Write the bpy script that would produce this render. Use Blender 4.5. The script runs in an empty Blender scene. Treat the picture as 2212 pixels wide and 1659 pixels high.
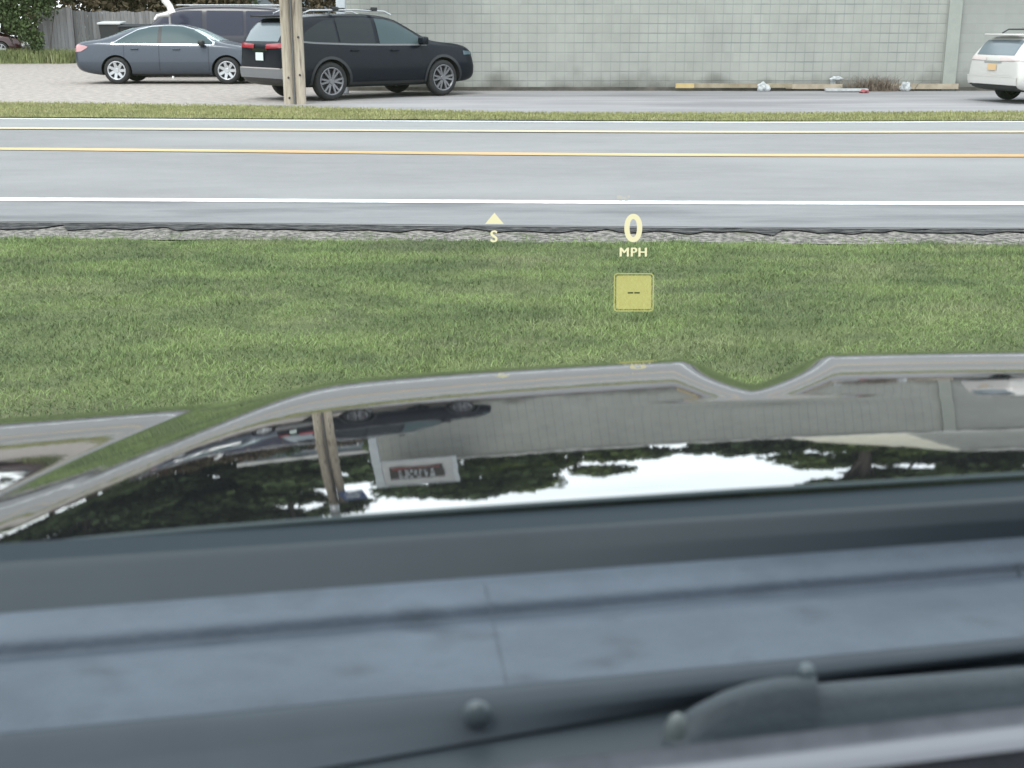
import bpy, bmesh, math, random
import numpy as np
from mathutils import Vector, Matrix, noise
from mathutils.bvhtree import BVHTree
R = math.radians
rnd = random.Random(7)
C = bpy.context.scene.collection
sc = bpy.context.scene

# ------------------------------------------------------------------ camera
CH = 1.50                                   # eye height above the road
FP = 2700.0                                 # focal length in units of a 2212-wide picture
PITCH = math.atan(779 / FP)
cam_d = bpy.data.cameras.new("camera")
cam = bpy.data.objects.new("camera", cam_d)
C.objects.link(cam)
cam.location = (0, 0, CH)
cam.rotation_euler = (R(90) - PITCH, 0, 0)
cam_d.sensor_width = 36
cam_d.lens = 36 * FP / 2212
cam_d.clip_start = 0.01
cam_d.clip_end = 2000
cam_d.dof.use_dof = True
cam_d.dof.focus_distance = 9.0
cam_d.dof.aperture_fstop = 8.0
sc.camera = cam

# ------------------------------------------------------------------ world, sun, exposure
SUN_EL, SUN_ROT = 52, 205
w = bpy.data.worlds.new("World")
sc.world = w
w.use_nodes = True
nt = w.node_tree
bg = nt.nodes['Background']
sky = nt.nodes.new('ShaderNodeTexSky')
sky.sky_type = 'NISHITA'
sky.sun_disc = False
sky.sun_elevation = R(SUN_EL)
sky.sun_rotation = R(SUN_ROT)
tc = nt.nodes.new('ShaderNodeTexCoord')
mp = nt.nodes.new('ShaderNodeMapping')
mp.inputs['Scale'].default_value = (1.5, 1.5, 5)
nz = nt.nodes.new('ShaderNodeTexNoise')
nz.inputs['Scale'].default_value = 2.2
nz.inputs['Detail'].default_value = 6
cr = nt.nodes.new('ShaderNodeValToRGB')
cr.color_ramp.elements[0].position = 0.3
cr.color_ramp.elements[0].color = (7.2, 7.7, 8.2, 1)
cr.color_ramp.elements[1].position = 0.7
cr.color_ramp.elements[1].color = (9.8, 10.1, 10.3, 1)
mix = nt.nodes.new('ShaderNodeMix')
mix.data_type = 'RGBA'
mix.inputs[0].default_value = 0.88
nt.links.new(tc.outputs['Generated'], mp.inputs[0])
nt.links.new(mp.outputs[0], nz.inputs['Vector'])
nt.links.new(nz.outputs['Fac'], cr.inputs[0])
nt.links.new(sky.outputs[0], mix.inputs[6])
nt.links.new(cr.outputs[0], mix.inputs[7])
# the cloud is thinner and brighter on the side of the sun, low over the far trees
dt = nt.nodes.new('ShaderNodeVectorMath'); dt.operation = 'DOT_PRODUCT'; dt.inputs[1].default_value = (.05, .94, .34)
nt.links.new(tc.outputs['Generated'], dt.inputs[0])
gr_ = nt.nodes.new('ShaderNodeMapRange'); gr_.inputs[1].default_value = .35; gr_.inputs[2].default_value = 1.0; gr_.inputs[3].default_value = .92; gr_.inputs[4].default_value = 1.65
nt.links.new(dt.outputs['Value'], gr_.inputs[0])
sc_ = nt.nodes.new('ShaderNodeVectorMath'); sc_.operation = 'SCALE'
nt.links.new(mix.outputs[2], sc_.inputs[0]); nt.links.new(gr_.outputs[0], sc_.inputs['Scale'])
nt.links.new(sc_.outputs[0], bg.inputs[0])
bg.inputs[1].default_value = 0.10
sl = bpy.data.lights.new("sun", 'SUN')
sun = bpy.data.objects.new("sun", sl)
C.objects.link(sun)
sl.energy = 1.0
sl.angle = R(25)
sl.color = (1, .96, .9)
sun.rotation_euler = (R(90 - SUN_EL), 0, R(180 - SUN_ROT))
sc.view_settings.view_transform = 'Standard'
sc.view_settings.look = 'None'
sc.view_settings.exposure = 1.36
sc.view_settings.gamma = 1
sc.cycles.max_bounces = 8
sc.cycles.transparent_max_bounces = 16


# ------------------------------------------------------------------ helpers
def ray(x, y):
    a, b = (x - 1106) / FP, (y - 829) / FP
    cp, sp = math.cos(PITCH), math.sin(PITCH)
    return Vector((a, cp - b * sp, -sp - b * cp))


def gnd(x, y, z=0.0):
    d = ray(x, y)
    t = (CH - z) / -d.z
    return Vector((d.x * t, d.y * t, z))


def at(x, y, Y):
    d = ray(x, y)
    t = Y / d.y
    return Vector((d.x * t, Y, CH + d.z * t))


def theta(y):
    return PITCH + math.atan((y - 829) / FP)


def tag(o, label=None, cat=None, group=None, kind=None):
    if label: o['label'] = label
    if cat: o['category'] = cat
    if group: o['group'] = group
    if kind: o['kind'] = kind
    return o


def empty(name, loc, rz=0.0, sc_=1.0):
    o = bpy.data.objects.new(name, None)
    C.objects.link(o)
    o.location = loc
    o.rotation_euler = (0, 0, rz)
    o.scale = (sc_,) * 3
    o.empty_display_size = .2
    return o


def mk(name, verts, faces, m, parent=None, smooth=False):
    me = bpy.data.meshes.new(name)
    me.from_pydata([tuple(v) for v in verts], [], faces)
    me.update()
    o = bpy.data.objects.new(name, me)
    C.objects.link(o)
    ms = m if isinstance(m, (list, tuple)) else [m]
    for q in ms: me.materials.append(q)
    if smooth: me.shade_smooth()
    if parent: o.parent = parent
    return o


def from_bm(name, bm, m, parent=None, smooth=False):
    me = bpy.data.meshes.new(name)
    bm.to_mesh(me)
    bm.free()
    o = bpy.data.objects.new(name, me)
    C.objects.link(o)
    for q in (m if isinstance(m, (list, tuple)) else [m]): me.materials.append(q)
    if smooth: me.shade_smooth()
    if parent: o.parent = parent
    return o


def add_box(bm, c, s, rz=0, rx=0, ry=0, bev=0.0):
    mt = Matrix.Translation(c) @ Matrix.Rotation(rz, 4, 'Z') @ Matrix.Rotation(rx, 4, 'X') @ Matrix.Rotation(ry, 4, 'Y') @ Matrix.Diagonal((*s, 1))
    r = bmesh.ops.create_cube(bm, size=1, matrix=mt)
    if bev > 0:
        es = set()
        for v in r['verts']:
            for e in v.link_edges: es.add(e)
        bmesh.ops.bevel(bm, geom=list(es), offset=bev, segments=2, affect='EDGES', profile=.6)


def add_tube(bm, pts, rads, seg=12, cap=True):
    rings = []
    n = len(pts)
    for i in range(n):
        p = Vector(pts[i])
        d = (Vector(pts[min(i + 1, n - 1)]) - Vector(pts[max(i - 1, 0)])).normalized()
        a = Vector((0, 0, 1)) if abs(d.z) < .9 else Vector((1, 0, 0))
        u = d.cross(a).normalized()
        v = d.cross(u)
        rings.append([bm.verts.new(p + (u * math.cos(2 * math.pi * k / seg) + v * math.sin(2 * math.pi * k / seg)) * rads[i]) for k in range(seg)])
    for i in range(n - 1):
        for k in range(seg):
            bm.faces.new((rings[i][k], rings[i][(k + 1) % seg], rings[i + 1][(k + 1) % seg], rings[i + 1][k]))
    if cap:
        bm.faces.new(rings[0]); bm.faces.new(rings[-1][::-1])


# ------------------------------------------------------------------ materials
def mat(name, col, rough=.7, metal=0.0, coat=0.0, spec=.5, ior=None):
    m = bpy.data.materials.new(name)
    m.use_nodes = True
    b = m.node_tree.nodes['Principled BSDF']
    b.inputs['Base Color'].default_value = (*col, 1)
    b.inputs['Roughness'].default_value = rough
    b.inputs['Metallic'].default_value = metal
    b.inputs['Coat Weight'].default_value = coat
    b.inputs['Coat Roughness'].default_value = .03
    b.inputs['Specular IOR Level'].default_value = spec
    if ior: b.inputs['IOR'].default_value = ior
    return m


def nmat(name, c1, c2, scale=5, rough=.85, detail=8, stretch=(1, 1, 1), bump=0.0, bscale=None, lo=.35, hi=.65, c3=None, s3=1.0, coords='Object', spec=.3, f3=(.5, .75)):
    """colour mottled between c1 and c2 by noise; optional large patches of c3"""
    m = mat(name, c1, rough, spec=spec)
    t = m.node_tree
    b = t.nodes['Principled BSDF']
    co = t.nodes.new('ShaderNodeTexCoord')
    ma = t.nodes.new('ShaderNodeMapping'); ma.inputs['Scale'].default_value = stretch
    n = t.nodes.new('ShaderNodeTexNoise'); n.inputs['Scale'].default_value = scale; n.inputs['Detail'].default_value = detail; n.inputs['Roughness'].default_value = .62 if detail < 12 else .8
    r = t.nodes.new('ShaderNodeValToRGB')
    r.color_ramp.elements[0].position = lo; r.color_ramp.elements[0].color = (*c1, 1)
    r.color_ramp.elements[1].position = hi; r.color_ramp.elements[1].color = (*c2, 1)
    t.links.new(co.outputs[coords], ma.inputs[0]); t.links.new(ma.outputs[0], n.inputs['Vector']); t.links.new(n.outputs['Fac'], r.inputs[0])
    out = r.outputs[0]
    if c3:
        n3 = t.nodes.new('ShaderNodeTexNoise'); n3.inputs['Scale'].default_value = s3; n3.inputs['Detail'].default_value = 4
        r3 = t.nodes.new('ShaderNodeMapRange'); r3.inputs[1].default_value = f3[0]; r3.inputs[2].default_value = f3[1]
        mx = t.nodes.new('ShaderNodeMix'); mx.data_type = 'RGBA'; mx.inputs[7].default_value = (*c3, 1)
        t.links.new(ma.outputs[0], n3.inputs['Vector']); t.links.new(n3.outputs['Fac'], r3.inputs[0]); t.links.new(r3.outputs[0], mx.inputs[0]); t.links.new(out, mx.inputs[6])
        out = mx.outputs[2]
    t.links.new(out, b.inputs['Base Color'])
    if bump:
        n2 = t.nodes.new('ShaderNodeTexNoise'); n2.inputs['Scale'].default_value = bscale or scale * 4; n2.inputs['Detail'].default_value = 4
        bp = t.nodes.new('ShaderNodeBump'); bp.inputs['Strength'].default_value = bump; bp.inputs['Distance'].default_value = .02
        t.links.new(ma.outputs[0], n2.inputs['Vector']); t.links.new(n2.outputs['Fac'], bp.inputs['Height']); t.links.new(bp.outputs[0], b.inputs['Normal'])
    return m


M = {}
M['asphalt'] = nmat('asphalt', (.182, .182, .184), (.223, .222, .222), 3.4, .9, 15, (.35, .8, 1), .5, 90, c3=(.262, .262, .262), s3=.5, f3=(.45, .8))
M['far_lane'] = nmat('far_lane', (.215, .22, .226), (.25, .253, .257), 2.0, .9, 10, (.3, 1, 1), .2, 60)
M['shoulder'] = nmat('shoulder', (.165, .168, .174), (.205, .206, .21), 3, .92, 12, (.4, 1.4, 1), .3, 50, c3=(.1, .105, .11), s3=1.4)
M['tar'] = nmat('tar', (.010, .011, .012), (.13, .125, .12), 14, .9, 8, (.6, 1.5, 1), 1.0, 30, lo=.45, hi=.72)
M['gravel'] = nmat('gravel', (.045, .043, .04), (.26, .24, .22), 22, .95, 3, (1, 1, 1), 1.0, 30, lo=.38, hi=.62, c3=(.07, .085, .04), s3=5, f3=(.52, .75))
M['white_paint'] = nmat('white_paint', (.52, .53, .54), (.8, .8, .8), 9, .6, 4)
M['pale_white'] = nmat('pale_white', (.38, .39, .41), (.55, .56, .57), 6, .6, 4, (.3, 1, 1))
M['yellow_paint'] = nmat('yellow_paint', (.42, .255, .105), (.50, .35, .17), 1.2, .6, 6, (.12, 1, 1), c3=(.54, .43, .24), s3=.6)
M['pale_yellow'] = nmat('pale_yellow', (.44, .365, .24), (.5, .43, .3), 1.2, .6, 6, (.12, 1, 1))
M['soil'] = nmat('soil', (.06, .075, .03), (.11, .135, .05), 3, .95, 10, (1, 1, 1), .8, 40, c3=(.10, .10, .055), s3=.8)


def paint(name, col, metal=.35, rough=.28):
    return mat(name, col, rough, metal, coat=1.0)


M['grey_paint'] = mat('grey_paint', (.052, .063, .085), .33, .3, coat=.45)
M['black_paint'] = mat('black_paint', (.0045, .007, .0135), .3, 0, coat=.08, spec=.2)
M['white_car'] = paint('white_car', (.56, .545, .52), 0, .35)
M['van_paint'] = mat('van_paint', (.022, .02, .032), .35, 0, coat=.3)
M['glass_dark'] = mat('glass_dark', (.010, .015, .020), .1, 0, coat=.0, ior=1.4)
M['glass_teal_lit'] = mat('glass_teal_lit', (.06, .088, .096), .35, 0, spec=.15)  # teal tone stands in for daylight showing through the cabin
M['glass_pale'] = mat('glass_pale', (.30, .39, .40), .12, 0)
M['glass_van'] = mat('glass_van', (.035, .037, .06), .15, 0, spec=.35)
M['black_plastic'] = mat('black_plastic', (.018, .019, .021), .5)
M['grey_plastic'] = mat('grey_plastic', (.15, .155, .165), .4)
M['glass_pale2'] = mat('glass_pale2', (.07, .11, .13), .1, 0)
M['glass_rear_sky'] = mat('glass_rear_sky', (.13, .16, .18), .15, 0)  # lightened base colour stands in for sky reflected in the rear glass
M['rubber'] = mat('rubber', (.02, .02, .022), .8)
M['alloy'] = mat('alloy', (.55, .56, .58), .3, .85)
M['dark_alloy'] = mat('dark_alloy', (.22, .22, .235), .35, .7)
M['chrome'] = mat('chrome', (.8, .8, .82), .12, 1)
M['arch'] = mat('arch', (.01, .01, .012), .9)
M['arch_trim'] = mat('arch_trim', (.02, .022, .027), .35)
M['red_lens'] = mat('red_lens', (.30, .018, .03), .25, 0, coat=.6)
M['pink_lens'] = mat('pink_lens', (.46, .24, .25), .2, 0, coat=.8)
M['glare_lens'] = mat('glare_lens', (.6, .52, .5), .15, 0, coat=1)  # white SUV tail lenses, paled in their colour to imitate glare
M['orange_lens'] = mat('orange_lens', (.75, .3, .13), .2, 0, coat=1)
M['clear_lens'] = mat('clear_lens', (.7, .72, .72), .1, 0, coat=1)
M['plate_white'] = mat('plate_white', (.62, .7, .68), .4)
M['plate_tan'] = mat('plate_tan', (.62, .43, .24), .4)
M['lettering'] = mat('lettering', (.05, .07, .12), .5)


# ------------------------------------------------------------------ ground, road, markings
XS = [0, 553, 1106, 1659, 2212]


def edge_pts(ys, z):
    P = [gnd(x, y, z) for x, y in zip(XS, ys)]
    out = []
    out.append(Vector((-90, P[0].y + .35, z))); out.append(Vector((-25, P[0].y + .2, z)))
    out += P
    out.append(Vector((25, P[-1].y + .0, z))); out.append(Vector((90, P[-1].y + .1, z)))
    return out


def resample(P, step=.25):
    xs = np.array([p.x for p in P]); ys = np.array([p.y for p in P]); n = int((xs[-1] - xs[0]) / step)
    X = np.concatenate([np.linspace(-90, -14, 20), np.arange(-13.8, 14, .12), np.linspace(14.2, 90, 20)])
    Y = np.interp(X, xs, ys)
    k = np.ones(25) / 25
    Y2 = Y.copy(); Y2[20:-20] = np.convolve(Y, k, 'same')[20:-20]
    return X, Y2


def band(name, lo, hi, z, m, wob_lo=0, wob_hi=0, fr=1.0, kind='structure'):
    X, Y0 = lo if isinstance(lo, tuple) else resample(edge_pts(lo, z))
    X, Y1 = hi if isinstance(hi, tuple) else resample(edge_pts(hi, z))
    V = []; F = []
    for i, x in enumerate(X):
        a = Y0[i] + wob_lo * (noise.noise((x * fr, 3, 1)) + .5 * noise.noise((x * fr * 4, 9, 1)))
        b = Y1[i] + wob_hi * (noise.noise((x * fr, 13, 5)) + .5 * noise.noise((x * fr * 4, 4, 8)))
        for k in range(5): V.append((x, a + (b - a) * k / 4, z))
    for i in range(len(X) - 1):
        for k in range(4):
            j = i * 5 + k
            F.append((j, j + 5, j + 6, j + 1))
    o = mk(name, V, F, m)
    return tag(o, kind=kind)


def const(y): return (resample(edge_pts(G_, 0))[0], np.full(len(resample(edge_pts(G_, 0))[0]), y))


def width(c, wd, sgn): X, Y = resample(edge_pts(c, 0)); return (X, Y + sgn * wd / 2)


G_ = [514, 519, 523, 527, 528]           # near edge of the gravel = end of lawn
BK = [492, 494, 498, 501, 502]           # dark broken asphalt edge
BK2 = [479, 483, 489, 493, 494]
WL = [432, 435, 438, 440.5, 441.5]
Y1_ = [322, 328, 334, 337, 337.5]
Y2_ = [278, 281.5, 285, 287, 286]
W2_ = [257, 260.5, 264, 265.5, 264]
S0 = [253, 257, 260, 262, 261]
S1 = [222, 230, 246, 247, 243]

ground = mk('ground', [(-400, -150, -.03), (400, -150, -.03), (400, 500, -.03), (-400, 500, -.03)], [(0, 1, 2, 3)], M['soil'])
tag(ground, kind='structure')
lawnX = resample(edge_pts(G_, 0))
band('road', BK2, W2_, .004, M['asphalt'])
band('road_shoulder', width(BK2, 0, 1), width(WL, .12, -1), .008, M['shoulder'], .02, 0, 2)
band('far_lane', width(Y2_, .2, 1), W2_, .008, M['far_lane'])
band('broken_asphalt_edge', BK, BK2, .002, M['tar'], .26, .10, 5)
band('gravel_verge', G_, width(BK2, .05, 1), -.008, M['gravel'])
band('edge_line', width(WL, .20, -1), width(WL, .20, 1), .012, M['white_paint'], .004, .004, 6)
band('centre_line', width(Y1_, .30, -1), width(Y1_, .30, 1), .012, M['yellow_paint'], .006, .006, 3)
band('far_centre_line', width(Y2_, .30, -1), width(Y2_, .30, 1), .016, M['pale_yellow'], .006, .006, 3)
band('far_edge_line', width(W2_, .25, -1), width(W2_, .3, 1), .012, M['pale_white'], .004, .004, 6)

# parking lot behind the far verge: pale gravel on the left, worn asphalt on the right
lot = nmat('lot', (.22, .215, .225), (.29, .282, .288), .8, .95, 10, (.4, 1.6, 1), .4, 30, c3=(.15, .145, .15), s3=.35)
t = lot.node_tree
b = t.nodes['Principled BSDF']
src = b.inputs['Base Color'].links[0].from_socket
co = t.nodes.new('ShaderNodeTexCoord'); sp = t.nodes.new('ShaderNodeSeparateXYZ')
n4 = t.nodes.new('ShaderNodeTexNoise'); n4.inputs['Scale'].default_value = .35; n4.inputs['Detail'].default_value = 6
mm = t.nodes.new('ShaderNodeMath'); mm.operation = 'MULTIPLY_ADD'; mm.inputs[1].default_value = 9; mm.inputs[2].default_value = -4.5
ad = t.nodes.new('ShaderNodeMath'); ad.operation = 'ADD'
yy = t.nodes.new('ShaderNodeMath'); yy.operation = 'MULTIPLY_ADD'; yy.inputs[1].default_value = -.55; yy.inputs[2].default_value = 15.5
ad2 = t.nodes.new('ShaderNodeMath'); ad2.operation = 'ADD'
mr = t.nodes.new('ShaderNodeMapRange'); mr.inputs[1].default_value = -4.5; mr.inputs[2].default_value = -.5
n5 = t.nodes.new('ShaderNodeTexNoise'); n5.inputs['Scale'].default_value = 6; n5.inputs['Detail'].default_value = 8
r5 = t.nodes.new('ShaderNodeValToRGB')
r5.color_ramp.elements[0].position = .35; r5.color_ramp.elements[0].color = (.235, .212, .198, 1)
r5.color_ramp.elements[1].position = .65; r5.color_ramp.elements[1].color = (.375, .335, .305, 1)
mx = t.nodes.new('ShaderNodeMix'); mx.data_type = 'RGBA'
t.links.new(co.outputs['Object'], sp.inputs[0]); t.links.new(co.outputs['Object'], n4.inputs['Vector']); t.links.new(co.outputs['Object'], n5.inputs['Vector'])
t.links.new(n4.outputs['Fac'], mm.inputs[0]); t.links.new(mm.outputs[0], ad.inputs[0]); t.links.new(sp.outputs['X'], ad.inputs[1])
t.links.new(sp.outputs['Y'], yy.inputs[0]); t.links.new(yy.outputs[0], ad2.inputs[0]); t.links.new(ad.outputs[0], ad2.inputs[1]); t.links.new(ad2.outputs[0], mr.inputs[0])
t.links.new(n5.outputs['Fac'], r5.inputs[0]); t.links.new(r5.outputs[0], mx.inputs[6]); t.links.new(src, mx.inputs[7]); t.links.new(mr.outputs[0], mx.inputs[0])
t.links.new(mx.outputs[2], b.inputs['Base Color'])
X_, S1y = resample(edge_pts(S1, 0))
band('parking_lot', (X_, S1y - .6), (X_, np.full(len(X_), 60.)), -.004, lot)
X_, S0y = resample(edge_pts(S0, 0))
SB = nmat('verge_soil', (.09, .10, .03), (.17, .16, .055), 4, .95, 8, c3=(.2, .17, .09), s3=1)
vo = band('far_verge', (X_, S0y), (X_, S1y), .012, SB, .05, .25, .9)

# lawn sheet with gentle lumps
V = []; F = []
lx = np.concatenate([np.linspace(-60, -8.5, 16), np.arange(-8, 8.01, .16), np.linspace(8.5, 60, 16)])
ly = np.concatenate([np.linspace(-30, 1, 10), np.arange(1.2, 9.6, .16)])
Xe, Ye = lawnX


def lump(x, y): return .018 * noise.noise((x * .9, y * .9, 0)) + .01 * noise.noise((x * 3, y * 3, 2))


for i, x in enumerate(lx):
    ye = float(np.interp(x, Xe, Ye)) - .12 + .07 * noise.noise((x * 2.5, 0, 7)) + .05 * noise.noise((x * 9, 0, 7))
    for j, y in enumerate(ly):
        yy_ = -30 + (y + 30) * (ye + 30) / (9.52 + 30)
        V.append((x, yy_, .02 + lump(x, yy_)))
n2 = len(ly)
for i in range(len(lx) - 1):
    for j in range(n2 - 1):
        a = i * n2 + j
        F.append((a, a + n2, a + n2 + 1, a + 1))
lawn = mk('lawn', V, F, M['soil'], smooth=True)
tag(lawn, kind='structure')


def grass_mat(name, dark, light, dry, s=.9):
    m = mat(name, light, .8, spec=.2)
    t = m.node_tree; b = t.nodes['Principled BSDF']
    g = t.nodes.new('ShaderNodeNewGeometry')
    a = t.nodes.new('ShaderNodeMapping'); a.inputs['Scale'].default_value = (.6, 1.3, .2)
    t.links.new(g.outputs['Position'], a.inputs[0])
    n1 = t.nodes.new('ShaderNodeTexNoise'); n1.inputs['Scale'].default_value = s * 1.6; n1.inputs['Detail'].default_value = 5; n1.inputs['Roughness'].default_value = .6
    n2 = t.nodes.new('ShaderNodeTexNoise'); n2.inputs['Scale'].default_value = s * 1.1; n2.inputs['Detail'].default_value = 6; n2.inputs['Roughness'].default_value = .7
    o2 = t.nodes.new('ShaderNodeMapping'); o2.inputs['Location'].default_value = (31, 17, 4); o2.inputs['Scale'].default_value = (.8, 1.5, .2)
    t.links.new(g.outputs['Position'], o2.inputs[0]); t.links.new(o2.outputs[0], n2.inputs['Vector'])
    t.links.new(a.outputs[0], n1.inputs['Vector'])
    wn = t.nodes.new('ShaderNodeTexWhiteNoise'); wn.noise_dimensions = '1D'
    t.links.new(g.outputs['Random Per Island'], wn.inputs['W'])
    ma = t.nodes.new('ShaderNodeMath'); ma.operation = 'MULTIPLY_ADD'; ma.inputs[1].default_value = .16; ma.inputs[2].default_value = -.08
    t.links.new(wn.outputs['Value'], ma.inputs[0])
    ad = t.nodes.new('ShaderNodeMath'); ad.operation = 'ADD'
    t.links.new(n1.outputs['Fac'], ad.inputs[0]); t.links.new(ma.outputs[0], ad.inputs[1])
    r = t.nodes.new('ShaderNodeValToRGB')
    r.color_ramp.elements[0].position = .38; r.color_ramp.elements[0].color = (*dark, 1)
    r.color_ramp.elements[1].position = .62; r.color_ramp.elements[1].color = (*light, 1)
    t.links.new(ad.outputs[0], r.inputs[0])
    mr = t.nodes.new('ShaderNodeMapRange'); mr.inputs[1].default_value = .52; mr.inputs[2].default_value = .72; mr.inputs[4].default_value = .75
    t.links.new(n2.outputs['Fac'], mr.inputs[0])
    mx = t.nodes.new('ShaderNodeMix'); mx.data_type = 'RGBA'; mx.inputs[7].default_value = (*dry, 1)
    t.links.new(mr.outputs[0], mx.inputs[0]); t.links.new(r.outputs[0], mx.inputs[6]); t.links.new(mx.outputs[2], b.inputs['Base Color'])
    return m


M['grass'] = grass_mat('grass', (.10, .14, .068), (.215, .285, .11), (.25, .25, .155), 1.1)
M['verge_grass'] = grass_mat('verge_grass', (.21, .22, .10), (.34, .345, .16), (.40, .35, .24), 1.2)


def blades(name, pts, hmin, hmax, wd, m, seed=1, lean=.5, kind='stuff', label=None, parent=None):
    rs = np.random.RandomState(seed)
    n = len(pts)
    az = rs.rand(n) * 2 * np.pi
    tall = np.array([noise.noise((p[0] * 1.6, p[1] * 1.6, 3.3)) for p in pts]) * .5 + .5 if n > 100000 else .5
    hh = hmin + (hmax - hmin) * rs.rand(n) ** 1.5 * (.55 + .9 * tall)
    ww = wd * (.7 + .6 * rs.rand(n))
    la = rs.rand(n) * 2 * np.pi; lm = hh * lean * rs.rand(n)
    dx = np.cos(az) * ww / 2; dy = np.sin(az) * ww / 2
    A = pts + np.stack([-dx, -dy, np.zeros(n)], 1)
    B = pts + np.stack([dx, dy, np.zeros(n)], 1)
    Mx = pts + np.stack([np.cos(la) * lm * .35, np.sin(la) * lm * .35, hh * .6], 1)
    Cc = Mx + np.stack([-dx * .8, -dy * .8, np.zeros(n)], 1)
    D = Mx + np.stack([dx * .8, dy * .8, np.zeros(n)], 1)
    T = pts + np.stack([np.cos(la) * lm, np.sin(la) * lm, hh], 1)
    V = np.stack([A, B, D, Cc, T], 1).reshape(-1, 3)
    b5 = np.arange(n)[:, None] * 5
    me = bpy.data.meshes.new(name)
    me.vertices.add(n * 5); me.vertices.foreach_set('co', V.astype(np.float32).ravel())
    loops = np.concatenate([b5 + [0, 1, 2, 3], b5 + [3, 2, 4]], 1)
    me.loops.add(n * 7); me.loops.foreach_set('vertex_index', loops.astype(np.int32).ravel())
    me.polygons.add(n * 2)
    st = (np.arange(n)[:, None] * 7 + [0, 4]).ravel()
    me.polygons.foreach_set('loop_start', st.astype(np.int32))
    me.update(calc_edges=True); me.validate()
    me.materials.append(m)
    o = bpy.data.objects.new(name, me); C.objects.link(o)
    if parent: o.parent = parent
    else: tag(o, label, 'grass', kind=kind)
    return o


def lawn_points(n, x0, x1, y0, seed):
    rs = np.random.RandomState(seed)
    x = x0 + (x1 - x0) * rs.rand(n); ye = np.interp(x, Xe, Ye) + np.array([.10 * noise.noise((a * 2.2, 0, 7)) + .08 * noise.noise((a * 8, 0, 7)) for a in x])
    y = y0 + (ye - .12 - y0) * rs.rand(n)
    z = np.array([lump(a, b_) for a, b_ in zip(x, y)]) + .012
    return np.stack([x, y, z], 1)


P1 = lawn_points(430000, -4.2, 4.2, 4.1, 3)
P2 = lawn_points(40000, -16, 16, 2.5, 4)
rs = np.random.RandomState(41)
n = 9000
x = -7 + 14 * rs.rand(n); y = np.interp(x, Xe, Ye) - .15 + .42 * rs.rand(n) ** 2.2
keep = np.array([noise.noise((a * 1.7, 5, 0)) + .5 * noise.noise((a * 6, 2, 0)) for a in x]) + .25 * rs.randn(n) > .0
P3 = np.stack([x, y, np.full(n, -.006)], 1)[keep]
blades('lawn_grass', np.concatenate([P1, P2, P3]), .010, .036, .0040, M['grass'], 5, 1.4, label='mown green lawn between the dark hood and the road')
rs = np.random.RandomState(8)
n = 70000
x = -14 + 28 * rs.rand(n); a_ = np.interp(x, X_, S0y); b_ = np.interp(x, X_, S1y); yv = a_ - .05 + (b_ - a_ + .15) * rs.rand(n)
blades('verge_grass', np.stack([x, yv, np.full(n, .01)], 1), .015, .055, .010, M['verge_grass'], 6, 1.0, label='dry yellow green grass strip along the far side of the road')
# weeds at the edge of the lawn, one taller light patch on the far left
n = 1200
x = -4.2 + .45 * rs.randn(n) * .6; y = 6.15 + .25 * rs.randn(n)
blades('tall_grass', np.stack([x, y, np.full(n, .02)], 1), .08, .2, .012, grass_mat('light_grass', (.1, .17, .04), (.2, .3, .08), (.16, .2, .07)), 16, .7, label='lighter taller grass patch at the left edge of the lawn')


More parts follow.
